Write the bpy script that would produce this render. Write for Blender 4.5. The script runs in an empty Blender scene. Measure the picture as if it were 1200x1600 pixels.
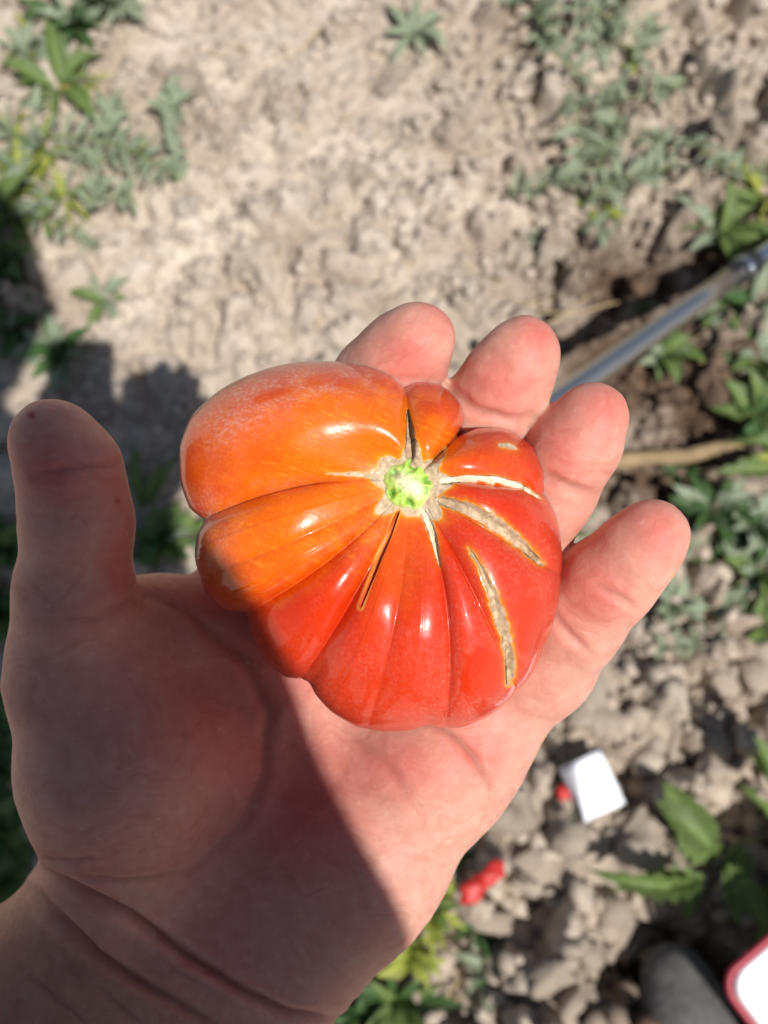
import bpy, bmesh, math, random
import numpy as np
from mathutils import Vector, Matrix
import openvdb as vdb

S = bpy.context.scene
COL = S.collection
R = math.radians
rng = random.Random(7)

# ------------------------------------------------------------------ camera
TILT = R(15.0)
CAMH = 0.966
F = 1446.0                      # focal length in photo pixels (1200 wide)
CAMPOS = np.array([0.0, 0.0, CAMH])
AX = np.array([1.0, 0.0, 0.0])
AU = np.array([0.0, math.cos(TILT), math.sin(TILT)])       # image up
AZ = np.array([0.0, -math.sin(TILT), math.cos(TILT)])      # backwards (out of the lens)
cam_d = bpy.data.cameras.new('camera')
cam = bpy.data.objects.new('camera', cam_d); COL.objects.link(cam)
cam.location = CAMPOS
cam.rotation_euler = (TILT, 0, 0)
cam_d.sensor_fit = 'HORIZONTAL'; cam_d.sensor_width = 36.0
cam_d.lens = 36.0 * F / 1200.0
cam_d.clip_start = 0.01; cam_d.clip_end = 300
cam_d.dof.use_dof = True
cam_d.dof.focus_distance = 0.178
cam_d.dof.aperture_fstop = cam_d.lens / 2.1     # a 2.1 mm wide pupil
S.camera = cam
S.render.resolution_x = 768; S.render.resolution_y = 1024

# ------------------------------------------------------------------ light
L_CAM = np.array([-0.30, 0.15, -1.0])            # travel direction of sunlight, lens frame
Lw = L_CAM[0]*AX + L_CAM[1]*AU + L_CAM[2]*AZ
Lw = Lw / np.linalg.norm(Lw)
SUN_EL = math.asin(-Lw[2])
SUN_AZ = math.atan2(-Lw[0], -Lw[1])              # compass angle from +Y towards +X
world = bpy.data.worlds.new('World'); S.world = world
world.use_nodes = True
wn = world.node_tree; wn.nodes.clear()
sky = wn.nodes.new('ShaderNodeTexSky'); sky.sky_type = 'NISHITA'; sky.sun_disc = False
sky.sun_elevation = SUN_EL; sky.sun_rotation = SUN_AZ
bg = wn.nodes.new('ShaderNodeBackground'); bg.inputs['Strength'].default_value = 0.062
wo = wn.nodes.new('ShaderNodeOutputWorld')
wn.links.new(sky.outputs[0], bg.inputs[0]); wn.links.new(bg.outputs[0], wo.inputs[0])
sun_d = bpy.data.lights.new('sun', 'SUN'); sun_d.energy = 5.0; sun_d.angle = R(0.53)
sun_d.color = (1.0, 0.965, 0.925)
sun = bpy.data.objects.new('sun', sun_d); COL.objects.link(sun)
sun.rotation_euler = Vector(Lw).to_track_quat('-Z', 'Y').to_euler()
sun.location = (1, -1.4, 4)
S.view_settings.view_transform = 'Standard'; S.view_settings.look = 'None'
S.view_settings.gamma = 1.0; S.view_settings.use_curve_mapping = False
S.view_settings.exposure = 0.16

# ------------------------------------------------------------------ coordinates
def K(px, py, d):
    """point d metres in front of the lens, seen at photo pixel px,py"""
    return CAMPOS + AX*((px-600)/F*d) + AU*((800-py)/F*d) - AZ*d
def C3(x, y, z):
    return CAMPOS + AX*x + AU*y + AZ*z
def G(px, py, z=0.0):
    v = K(px, py, 1.0) - CAMPOS
    t = (z - CAMH) / v[2]
    return CAMPOS + v*t
def to_px(P):
    r = P - CAMPOS
    d = -(r @ AZ)
    return 600 + (r @ AX)/d*F, 800 - (r @ AU)/d*F, d

# ------------------------------------------------------------------ numpy noise
def h2(ix, iy, seed):
    n = (ix.astype(np.int64)*374761393 + iy.astype(np.int64)*668265263 + seed*1442695041) & 0x7fffffff
    n = ((n ^ (n >> 13)) * 1274126177) & 0x7fffffff
    n = ((n ^ (n >> 15)) * 2246822519) & 0x7fffffff
    return ((n ^ (n >> 16)) & 0xffff) / 65535.0
def vn(x, y, seed=0):
    ix = np.floor(x); iy = np.floor(y); fx = x-ix; fy = y-iy
    fx = fx*fx*(3-2*fx); fy = fy*fy*(3-2*fy)
    a = h2(ix, iy, seed); b = h2(ix+1, iy, seed); c = h2(ix, iy+1, seed); d = h2(ix+1, iy+1, seed)
    return (a*(1-fx)+b*fx)*(1-fy) + (c*(1-fx)+d*fx)*fy
def fbm(x, y, seed=0, o=4):
    s = 0; a = .5; t = 0
    for k in range(o):
        s = s + a*vn(x*2**k, y*2**k, seed+k*17); t += a; a *= .5
    return s/t
def worley(x, y, seed):
    ix = np.floor(x); iy = np.floor(y)
    f1 = np.full(x.shape, 9.0); f2 = np.full(x.shape, 9.0); cid = np.zeros(x.shape)
    for dx in (-1, 0, 1):
        for dy in (-1, 0, 1):
            cx = ix+dx; cy = iy+dy
            jx = cx + h2(cx, cy, seed); jy = cy + h2(cx, cy, seed+5)
            d = np.hypot(x-jx, y-jy); idv = h2(cx, cy, seed+9)
            m = d < f1
            f2 = np.where(m, f1, np.minimum(f2, d)); cid = np.where(m, idv, cid); f1 = np.where(m, d, f1)
    return f1, f2, cid
def ss(x, a, b):
    t = np.clip((x-a)/(b-a), 0, 1); return t*t*(3-2*t)
def polydist(px, py, pts):
    """distance to a polyline and running parameter 0..1"""
    best = np.full(px.shape, 1e9); par = np.zeros(px.shape)
    pts = [np.array(p, float) for p in pts]
    seg = [np.linalg.norm(b-a) for a, b in zip(pts, pts[1:])]; tot = sum(seg); acc = 0
    for a, b, l in zip(pts, pts[1:], seg):
        v = b-a
        t = np.clip(((px-a[0])*v[0] + (py-a[1])*v[1])/(l*l), 0, 1)
        d = np.hypot(px-a[0]-t*v[0], py-a[1]-t*v[1])
        m = d < best
        best = np.where(m, d, best); par = np.where(m, (acc+t*l)/tot, par); acc += l
    return best, par

# ------------------------------------------------------------------ object helpers
def mk_mesh(name, V, Fc, mat=None, smooth=True):
    me = bpy.data.meshes.new(name)
    V = np.asarray(V, dtype=np.float32)
    if isinstance(Fc, np.ndarray):
        n, k = Fc.shape
        me.vertices.add(len(V)); me.vertices.foreach_set('co', V.ravel())
        me.loops.add(n*k); me.loops.foreach_set('vertex_index', Fc.astype(np.int32).ravel())
        me.polygons.add(n)
        me.polygons.foreach_set('loop_start', np.arange(0, n*k, k, dtype=np.int32))
        me.polygons.foreach_set('loop_total', np.full(n, k, dtype=np.int32))
        me.update(calc_edges=True)
    else:
        me.from_pydata([tuple(map(float, v)) for v in V], [], Fc)
    me.validate()
    if smooth: me.polygons.foreach_set('use_smooth', [True]*len(me.polygons))
    if mat: me.materials.append(mat)
    return me
def mk(name, V, Fc, mat=None, parent=None, smooth=True):
    me = mk_mesh(name, V, Fc, mat, smooth)
    o = bpy.data.objects.new(name, me); COL.objects.link(o)
    if parent is not None: o.parent = parent
    return o
def tag(o, label=None, cat=None, group=None, kind=None):
    if label: o['label'] = label
    if cat: o['category'] = cat
    if group: o['group'] = group
    if kind: o['kind'] = kind
    return o
def empty(name, loc=(0, 0, 0), rz=0.0):
    o = bpy.data.objects.new(name, None); COL.objects.link(o)
    o.location = tuple(map(float, loc)); o.rotation_euler = (0, 0, rz); o.empty_display_size = .02
    return o
def set_attr(me, name, data, typ='FLOAT'):
    a = me.attributes.new(name, 'FLOAT_COLOR' if typ == 'C' else 'FLOAT', 'POINT')
    if typ == 'C':
        if data.shape[1] == 3: data = np.hstack([data, np.ones((len(data), 1))])
        a.data.foreach_set('color', data.astype(np.float32).ravel())
    else: a.data.foreach_set('value', data.astype(np.float32).ravel())
def grid_faces(nr, nc, wrap=False):
    i = np.arange(nr-1)[:, None]; j = np.arange(nc if wrap else nc-1)[None, :]
    a = i*nc+j; b = i*nc+(j+1) % nc; c = (i+1)*nc+(j+1) % nc; d = (i+1)*nc+j
    return np.stack([a+0*b, b, c, d+0*b], -1).reshape(-1, 4)

# ------------------------------------------------------------------ material helpers
class NT:
    def __init__(s, name):
        s.m = bpy.data.materials.new(name); s.m.use_nodes = True
        s.t = s.m.node_tree; s.b = s.t.nodes['Principled BSDF']; s.out = s.t.nodes['Material Output']
    def n(s, typ, **kw):
        nd = s.t.nodes.new(typ)
        for k, v in kw.items():
            if k.startswith('i_'):
                key = k[2:]; key = int(key) if key.isdigit() else key.replace('_', ' ')
                nd.inputs[key].default_value = v
            else: setattr(nd, k, v)
        return nd
    def l(s, a, b): s.t.links.new(a, b)
    def set(s, **kw):
        for k, v in kw.items(): s.b.inputs[k.replace('_', ' ')].default_value = v
    def noise(s, scale, detail=4, rough=.55, coord='Object', stretch=None):
        tc = s.n('ShaderNodeTexCoord'); src = tc.outputs[coord]
        if stretch:
            mp = s.n('ShaderNodeMapping'); mp.inputs['Scale'].default_value = stretch; s.l(src, mp.inputs[0]); src = mp.outputs[0]
        nz = s.n('ShaderNodeTexNoise'); nz.inputs['Scale'].default_value = scale
        nz.inputs['Detail'].default_value = detail; nz.inputs['Roughness'].default_value = rough
        s.l(src, nz.inputs['Vector']); return nz.outputs['Fac']
    def ramp(s, src, stops):
        r = s.n('ShaderNodeValToRGB'); e = r.color_ramp.elements
        while len(e) < len(stops): e.new(.5)
        for el, (p, c) in zip(e, stops): el.position = p; el.color = (*c, 1) if len(c) == 3 else c
        s.l(src, r.inputs[0]); return r.outputs[0]
    def mix(s, f, a, b, mode='MIX'):
        m = s.n('ShaderNodeMix', data_type='RGBA', blend_type=mode)
        for sock, v in ((m.inputs[0], f), (m.inputs[6], a), (m.inputs[7], b)):
            if isinstance(v, (int, float)): sock.default_value = v
            elif isinstance(v, tuple): sock.default_value = (*v, 1)
            else: s.l(v, sock)
        return m.outputs[2]
    def bump(s, src, strength, dist, prev=None):
        b = s.n('ShaderNodeBump'); b.inputs['Strength'].default_value = strength; b.inputs['Distance'].default_value = dist
        s.l(src, b.inputs['Height'])
        if prev is not None: s.l(prev, b.inputs['Normal'])
        return b.outputs[0]
    def attr(s, name, out='Color'):
        a = s.n('ShaderNodeAttribute'); a.attribute_name = name; return a.outputs[out]
    def maprange(s, src, a, b, c, d):
        m = s.n('ShaderNodeMapRange'); s.l(src, m.inputs[0])
        for i, v in zip((1, 2, 3, 4), (a, b, c, d)): m.inputs[i].default_value = v
        return m.outputs[0]

def simple_mat(name, col, rough=.6, nscale=60, var=.3, bump=.2, bdist=.001, metal=0, spec=.5):
    t = NT(name)
    nz = t.noise(nscale)
    c = t.mix(nz, tuple(x*(1-var) for x in col), tuple(min(1, x*(1+var)) for x in col))
    t.l(c, t.b.inputs['Base Color'])
    t.set(Roughness=rough, Metallic=metal); t.b.inputs['Specular IOR Level'].default_value = spec
    if bump: t.l(t.bump(nz, bump, bdist), t.b.inputs['Normal'])
    return t.m

def soil_mat():
    t = NT('dry_soil')
    base = t.attr('soil')
    n1 = t.noise(55, 6, .62); n2 = t.noise(420, 5, .6); n3 = t.noise(11, 3)
    c = t.mix(t.maprange(n1, .3, .7, 0, 1), (.80, .78, .76), (1.12, 1.12, 1.10))
    c = t.mix(1.0, base, c, 'MULTIPLY')
    c2 = t.mix(t.maprange(n2, .35, .68, 0, 1), (.86, .85, .83), (1.08, 1.08, 1.08))
    c = t.mix(1.0, c, c2, 'MULTIPLY')
    c3 = t.mix(t.maprange(n3, .35, .65, 0, 1), (.93, .90, .88), (1.05, 1.05, 1.04))
    c = t.mix(1.0, c, c3, 'MULTIPLY')
    t.l(c, t.b.inputs['Base Color']); t.set(Roughness=.95); t.b.inputs['Specular IOR Level'].default_value = .15
    b = t.bump(n1, .45, .004); b = t.bump(n2, .7, .0018, b); t.l(b, t.b.inputs['Normal'])
    return t.m
def clod_mat(name, col):
    t = NT(name)
    oi = t.n('ShaderNodeObjectInfo')
    n1 = t.noise(60, 6, .62); n2 = t.noise(400, 4)
    c = t.mix(oi.outputs['Random'], tuple(x*.85 for x in col), tuple(x*1.1 for x in col))
    c = t.mix(1.0, c, t.mix(t.maprange(n1, .3, .7, 0, 1), (.82, .80, .78), (1.1, 1.1, 1.08)), 'MULTIPLY')
    t.l(c, t.b.inputs['Base Color']); t.set(Roughness=.95); t.b.inputs['Specular IOR Level'].default_value = .15
    b = t.bump(n1, .5, .004); b = t.bump(n2, .5, .001, b); t.l(b, t.b.inputs['Normal'])
    return t.m
def leaf_mat(name, col, col2, trans=.35, rough=.5):
    t = NT(name)
    oi = t.n('ShaderNodeObjectInfo')
    nz = t.noise(40, 4); v = t.attr('vein', 'Fac')
    c = t.mix(t.maprange(nz, .35, .65, 0, 1), col, col2)
    c = t.mix(t.maprange(oi.outputs['Random'], 0, 1, 0, .45), c, tuple(x*.72 for x in col2))
    c = t.mix(v, c, tuple(min(1, x*1.7) for x in col2))
    t.l(c, t.b.inputs['Base Color']); t.set(Roughness=rough); t.b.inputs['Specular IOR Level'].default_value = .35
    t.l(t.bump(nz, .3, .002), t.b.inputs['Normal'])
    tr = t.n('ShaderNodeBsdfTranslucent'); t.l(t.mix(1.0, c, (1.15, 1.3, .65), 'MULTIPLY'), tr.inputs[0])
    mx = t.n('ShaderNodeMixShader'); mx.inputs[0].default_value = trans
    t.l(t.b.outputs[0], mx.inputs[1]); t.l(tr.outputs[0], mx.inputs[2]); t.l(mx.outputs[0], t.out.inputs[0])
    return t.m

M = {}
M['soil'] = soil_mat()
M['clod'] = clod_mat('clod_soil', (.46, .385, .31))
M['clod_dark'] = clod_mat('moist_clod_soil', (.16, .11, .08))
M['stone'] = clod_mat('pale_stone', (.56, .49, .41))
M['straw'] = simple_mat('dry_straw', (.55, .42, .20), .7, 90, .3)
M['wood'] = simple_mat('dappled_shade_stick', (.27, .19, .10), .85, 45, .75, .6, .002)  # dark blotchy brown carries dappled shade in the stick's colour
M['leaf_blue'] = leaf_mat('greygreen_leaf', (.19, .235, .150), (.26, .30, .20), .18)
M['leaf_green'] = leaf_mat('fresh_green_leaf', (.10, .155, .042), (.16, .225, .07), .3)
M['leaf_yellow'] = leaf_mat('yellow_green_leaf', (.28, .34, .06), (.42, .44, .10), .4)
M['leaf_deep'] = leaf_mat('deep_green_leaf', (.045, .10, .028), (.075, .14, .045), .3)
M['leaf_dry'] = leaf_mat('dry_yellow_leaf', (.42, .31, .10), (.55, .42, .16), .3)
M['stem'] = simple_mat('green_stem', (.20, .25, .09), .6)

# ------------------------------------------------------------------ ground
def axis(lo, hi, step, far, n=26):
    mid = np.arange(lo, hi+step/2, step)
    g = np.geomspace(step*1.4, far, n)
    return np.concatenate([lo-g[::-1], mid, hi+g])
gx = axis(-.80, .80, .003, 60); gy = axis(-.45, 1.22, .003, 60)
XX, YY = np.meshgrid(gx, gy)
def px_on_ground(x, y):
    return to_px(np.stack([x, y, np.zeros_like(x)], -1))[:2]
def blobw(px, py, cx, cy, rx, ry):
    return np.exp(-(((px-cx)/rx)**2 + ((py-cy)/ry)**2))
DARK = [(1010, 560, 170, 110), (1120, 640, 130, 110), (980, 430, 110, 60), (1150, 400, 100, 70), (560, 1560, 90, 60), (1040, 1560, 120, 100), (1040, 760, 120, 60)]  # moist loose soil; patches along the bottom edge put shade into the colour
def soil_fields(x, y):
    px, py, _ = to_px(np.stack([x, y, np.zeros_like(x)], -1))
    inside = np.exp(-np.maximum(0, np.hypot(x, y-.35)-.8)**2/.1)
    rough = .60 + .62*ss(px, 640, 860) + .35*ss(py, 900, 1150)*ss(px, 300, 700)
    rough = rough + .30*ss(-px, -260, 60)*ss(-py, -420, -100)
    dark = np.zeros_like(x)
    for (cx, cy, rx, ry) in DARK: dark = np.maximum(dark, blobw(px, py, cx, cy, rx, ry))
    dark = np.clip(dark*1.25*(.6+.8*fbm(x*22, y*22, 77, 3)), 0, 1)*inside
    return px, py, rough, dark, inside
def ground_h(x, y):
    px, py, rough, dark, inside = soil_fields(x, y)
    wx = x + .008*(fbm(x*34, y*34, 3)-.5)*2; wy = y + .008*(fbm(x*34, y*34, 8)-.5)*2
    h = .030*(fbm(x*5, y*5, 21, 3)-.5)*(.5+rough)
    big = ss(px, 760, 900)*ss(py, 1000, 1180)
    crev = np.zeros_like(x)
    wx = wx + .02*(fbm(x*11, y*11, 13)-.5)*2; wy = wy + .02*(fbm(x*11, y*11, 18)-.5)*2
    for sc, amp, gate in ((.085, .034, .85+.65*big), (.047, .021, 1), (.024, .0082, 1), (.0125, .0030, 1)):
        gate = gate*(.30+1.15*ss(fbm(x/sc*.33, y/sc*.33, int(sc*9000), 2), .36, .62))
        f1, f2, cid = worley(wx/sc, wy/sc, int(sc*10000))
        e = ss(f2-f1, 0, .32)
        dome = np.sqrt(np.clip(1-(f1/.95)**2, 0, 1))
        keep = ss(cid, .25, .6) if sc > .03 else ss(cid, .1, .5)
        h = h + amp*rough*gate*e*dome*(.25+.95*keep)
        crev = crev + (1-e)*amp*rough
    h = h + .0035*(fbm(x*160, y*160, 5, 3)-.5)*(.5+rough)
    h = h - .022*dark - .018*rough
    return h*np.clip(inside*1.0, 0, 1)
px, py, rough, dark, inside = soil_fields(XX, YY)
ZZ = ground_h(XX, YY)
V = np.stack([XX, YY, ZZ], -1).reshape(-1, 3)
ground = mk('ground', V, grid_faces(len(gy), len(gx)), M['soil'])
tag(ground, 'dry clumpy beige garden soil', kind='structure')
lightc = np.array([.57, .505, .435]); darkc = np.array([.105, .070, .048]); midc = np.array([.40, .335, .272])
lv = np.clip(.55+1.9*(fbm(XX*14, YY*14, 31)-.5) - .35*(rough-.42), 0, 1)[..., None]
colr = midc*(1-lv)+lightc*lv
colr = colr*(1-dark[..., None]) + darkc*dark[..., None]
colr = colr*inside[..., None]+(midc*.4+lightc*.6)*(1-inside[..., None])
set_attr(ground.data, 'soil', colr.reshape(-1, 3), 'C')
def gz(x, y):
    return float(ground_h(np.array([float(x)]), np.array([float(y)]))[0])
def GG(px, py, up=0.0):
    p = G(px, py); p = G(px, py, gz(p[0], p[1])); p[2] = gz(p[0], p[1])+up; return p

# crumbs: uncountable small soil grains
def ico(sub):
    bm = bmesh.new(); bmesh.ops.create_icosphere(bm, subdivisions=sub, radius=1)
    v = np.array([list(q.co) for q in bm.verts]); f = np.array([[w.index for w in q.verts] for q in bm.faces]); bm.free(); return v, f
iv, if_ = ico(1)
N = 24000
r0 = np.random.RandomState(4)
cx = r0.uniform(-.72, .72, N); cy = r0.uniform(-.38, 1.15, N)
_, _, rgh, drk, _ = soil_fields(cx, cy)
cz = ground_h(cx, cy)
sz = (.0013 + .0080*r0.rand(N)**5)*(.6+.6*rgh)
sc3 = sz[:, None]*r0.uniform(.6, 1.3, (N, 3))
jit = 1+.6*(r0.rand(N, len(iv), 1)-.5)
P = iv[None]*jit*sc3[:, None, :]; a = r0.uniform(0, 6.28, N); ca, sa = np.cos(a)[:, None], np.sin(a)[:, None]
P = np.stack([P[..., 0]*ca-P[..., 1]*sa, P[..., 0]*sa+P[..., 1]*ca, P[..., 2]], -1) + np.stack([cx, cy, cz+sz*.35], -1)[:, None, :]
Fc = (if_[None]+(np.arange(N)*len(iv))[:, None, None]).reshape(-1, 3)
crumbs = mk('soil_crumbs', P.reshape(-1, 3), Fc, M['soil'])
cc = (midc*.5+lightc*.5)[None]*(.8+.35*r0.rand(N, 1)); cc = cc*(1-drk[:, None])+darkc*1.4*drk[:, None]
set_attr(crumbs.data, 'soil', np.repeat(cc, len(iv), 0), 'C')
tag(crumbs, 'small loose crumbs of dry soil over the ground', 'soil crumbs', kind='stuff')

# individual clods and stones
def rock_mesh(name, mat, seed, sub=4, rough=.34, flat=.8):
    v, f = ico(sub); rs = np.random.RandomState(seed)
    d = np.zeros(len(v))
    for k in range(16):
        n = rs.normal(size=3); n /= np.linalg.norm(n); tt = rs.uniform(.45, .85); q = v@n; d -= np.maximum(0, q-tt)*np.clip(q, .3, 1)*rough*3.2
    ph = rs.uniform(0, 6, 9)
    for k, fr in enumerate((2.1, 3.7, 6.5)):
        d += rough*.22/(k+1)*np.sin(v[:, 0]*fr+ph[k])*np.cos(v[:, 1]*fr*1.1+ph[k+3])*np.sin(v[:, 2]*fr+ph[k+6]+1)
    d += .42*(fbm(v[:, 0]*2.6+v[:, 2]*1.9+seed, v[:, 1]*2.6-v[:, 2]*1.7+9, seed, 4)-.5) + .17*(fbm(v[:, 0]*9+v[:, 2]*7+seed, v[:, 1]*9-v[:, 2]*6+9, seed, 3)-.5)
    v = v*(1+d[:, None]); v[:, 2] *= flat
    return mk_mesh(name, v, f, mat)
clod_meshes = [rock_mesh('clod', M['clod'], s) for s in range(5)]
dark_meshes = [rock_mesh('clod', M['clod_dark'], s+20) for s in range(3)]
stone_meshes = [rock_mesh('stone', M['stone'], s+40, rough=.22) for s in range(4)]
def rock(name, meshes, px, py, rpx, label, cat, group=None, sink=.25):
    p = GG(px, py); r = rpx/F*np.linalg.norm(p-CAMPOS)*1.0
    o = bpy.data.objects.new(name, rng.choice(meshes)); COL.objects.link(o)
    o.location = (p[0], p[1], p[2]+r*(.5-sink)); s = [r*rng.uniform(.8, 1.35) for _ in range(3)]
    o.scale = s; o.rotation_euler = (rng.uniform(-.4, .4), rng.uniform(-.4, .4), rng.uniform(0, 6.28))
    return tag(o, label, cat, group)
LMK = [('index fingertip', 650, 520), ('middle fingertip', 820, 540), ('ring fingertip', 930, 650), ('little fingertip', 1025, 830), ('star-shaped seedling', 642, 58), ('white paper', 925, 1230),
       ('pair of red fruits', 755, 1376), ('grey metal pole', 1000, 540), ('cream stone', 296, 325), ('oblong light stone in the hollow', 745, 210), ('big toothed leaf', 975, 1385), ('hanging green leaf at the top', 1120, 20),
       ('white container', 1130, 1520), ('pale sprout', 165, 470), ('top left weed clump', 120, 45), ('wrist', 560, 1540), ('weed patch at the upper right', 930, 220)]
USED = set()
def where(what, x, y):
    best = sorted(LMK, key=lambda q: math.hypot(q[1]-x, q[2]-y))
    for n, lx, ly in best[:5]:
        dx, dy = x-lx, y-ly; dd = math.hypot(dx, dy)
        far = 'close ' if dd < 65 else '' if dd < 120 else 'well ' if dd < 210 else 'far '
        di = ('right of' if dx > 0 else 'left of') if abs(dx) > 2.2*abs(dy) else ('below' if dy > 0 else 'above') if abs(dy) > 2.2*abs(dx) else ('lower right of' if dx > 0 and dy > 0 else 'upper right of' if dx > 0 else 'lower left of' if dy > 0 else 'upper left of')
        lb = '%s %s%s the %s' % (what, far, di, n)
        if lb not in USED and len(lb.split()) <= 16: USED.add(lb); return lb
    return lb
clods = [(310,135,46),(250,120,34),(520,60,30),(600,130,38),(330,230,30),(430,330,26),(570,280,34),(640,300,26),(690,340,28),(560,400,24),(670,440,22),(430,180,28),
 (735,225,24),(790,260,24),(760,300,22),(820,130,24),(1090,110,26),(1130,60,30),(1060,210,24),(990,260,22),(1150,180,26),(1000,150,22),(860,330,26),(810,400,34),(860,410,28),(770,420,26),
 (1010,130,20),(1180,240,24),(930,60,22),(1040,300,20),
 (860,1040,30),(900,1000,26),(950,1040,34),(1000,980,30),(1010,1060,40),(1070,1030,34),(1120,1080,36),(1170,1030,34),(930,1110,36),(1000,1130,30),(1060,1140,44),(1120,1190,34),(1090,1230,30),(1160,1130,30),
 (880,1130,32),(830,1210,40),(800,1260,34),(870,1330,52),(960,1330,56),(1000,1300,34),(1040,1390,34),(800,1440,36),(860,1480,44),(920,1470,34),(840,1550,56),(760,1500,34),(960,1440,34),(700,1560,26),(900,1540,34),(1000,1440,26),(760,1340,28),(720,1250,0)]
for (x, y, r) in clods:
    if y > 950: r *= 1.45
    if y > 950 and r < 46: continue
    if r: rock('soil_clod', clod_meshes, x, y, r, where('%s beige soil clod' % ('large' if r > 55 else 'middling' if r > 27 else 'small'), x, y), 'soil clod', 'dry soil clods scattered on the ground', .42)
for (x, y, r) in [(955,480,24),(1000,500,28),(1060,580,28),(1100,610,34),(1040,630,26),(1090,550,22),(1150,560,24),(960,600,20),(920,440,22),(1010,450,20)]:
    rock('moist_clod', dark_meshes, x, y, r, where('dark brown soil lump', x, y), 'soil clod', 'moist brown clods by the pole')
for (x, y, r, lb) in [(296,325,24,'pale cream stone at the edge of the sunny bare soil, below a grey-green weed'),(288,375,15,'small cream pebble just below the larger cream stone'),(12,160,20,'whitish stone at the left edge of the view'),
    (95,318,16,'small pale stone among the weeds on the left'),(672,60,14,'pale pebble beside the star-shaped seedling'),(735,450,20,'light stone above the middle finger'),
    (212,640,22,'grey stone lying in the shadow left of the tomato'),(745,210,18,'oblong light stone in a small dark hollow'),(657,345,11,'tiny white pebble on the bare soil, upper centre'),
    (905,1410,26,'cream stone under the long green leaf at the lower right'),(985,265,12,'small white pebble among the weeds at the upper right'),(465,125,22,'light flat stone near the top of the bare soil'),(1140,1060,20,'light stone on the clods right of the little finger'),(1010,1110,16,'pale stone between clods above the white paper')]:
    rock('stone', stone_meshes, x, y, r, lb, 'stone', None, .2)

# ------------------------------------------------------------------ leaves
def leaf_mesh(name, mat, kind, seed):
    rs = random.Random(seed); nl, nw = (25, 7)
    V = []; vein = []
    curve = rs.uniform(.25, .7); side = rs.uniform(-.15, .15)
    for i in range(nl):
        t = i/(nl-1)
        if kind == 'blade': w = .075*(math.sin(math.pi*min(1, t*.9+.12))**.7)*(1-t**3)
        elif kind == 'lance': w = .17*(math.sin(math.pi*min(1, t**.85))**.9)+.008
        elif kind == 'ovate': w = .25*math.sin(math.pi*t**.7)**.8*(1+.08*math.sin(t*38))+.008
        elif kind == 'toothed': w = (.20*math.sin(math.pi*t**.75)**.9)*(1+.26*math.sin(t*44))+.01
        else: w = (.15*math.sin(math.pi*t**.8)**.6)*(1+.62*math.sin(t*26+1))+.015      # lobed
        y = t*math.cos(curve*t*.6); z = .34*math.sin(math.pi*t*.8)*curve - .25*curve*t*t
        for j in range(nw):
            u = j/(nw-1)*2-1
            V.append((u*w+side*t*t, y - (abs(u)*.06*(kind in('lobed','toothed'))), z + abs(u)*w*.45 + .012*math.sin(t*23+u*4+seed)*abs(u)))
            vein.append(1.0 if j == nw//2 else 0.0)
    me = mk_mesh(name, V, grid_faces(nl, nw), mat)
    set_attr(me, 'vein', np.array(vein)*.6)
    return me
LM = {}
for mk_, mat in (('blue', 'leaf_blue'), ('green', 'leaf_green'), ('yellow', 'leaf_yellow'), ('deep', 'leaf_deep'), ('dry', 'leaf_dry')):
    for kd in ('blade', 'lance', 'ovate', 'toothed', 'lobed'):
        LM[mk_, kd] = [leaf_mesh('leaf', M[mat], kd, s) for s in (1, 2, 3)]
def add_leaf(parent, loc, az, pitch, L, W, key, roll=0):
    o = bpy.data.objects.new('leaf', rng.choice(LM[key])); COL.objects.link(o)
    o.parent = parent; o.location = loc; o.rotation_euler = (pitch, roll, az); o.scale = (L*W, L, L)
    return o
def tube(pts, r0_, r1_, seg=7):
    pts = [np.array(p, float) for p in pts]; V = []; n = len(pts)
    for i, p in enumerate(pts):
        t = pts[min(i+1, n-1)]-pts[max(i-1, 0)]; t /= np.linalg.norm(t)
        a = np.cross(t, [0.13, .2, .97]); a /= np.linalg.norm(a); b = np.cross(t, a)
        r = r0_+(r1_-r0_)*i/(n-1)
        for k in range(seg):
            an = 2*math.pi*k/seg; V.append(p+a*r*math.cos(an)+b*r*math.sin(an))
    Fc = [list(q) for q in grid_faces(n, seg, True)]
    Fc.append(list(range(seg))[::-1]); Fc.append([(n-1)*seg+k for k in range(seg)])
    return V, Fc
def rosette(name, label, px, py, size_px, n, key, cat='weed', pitch=(.1, .9), W=1.0, az=(0, 360), group=None, up=.002):
    p = GG(px, py, up); root = empty(name, p); tag(root, label, cat, group)
    s = size_px/F*np.linalg.norm(p-CAMPOS)
    keys = key if isinstance(key, list) else [key]
    for k in range(n):
        a = R(az[0] + (az[1]-az[0])*(k+rng.uniform(-.3, .3))/max(1, n-(az[1]-az[0] < 350)))
        add_leaf(root, (rng.uniform(-.05, .05)*s, rng.uniform(-.05, .05)*s, 0), a-R(90), rng.uniform(*pitch), s*rng.uniform(.7, 1.1), W*rng.uniform(.8, 1.2), rng.choice(keys), rng.uniform(-.4, .4))
    return root
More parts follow.
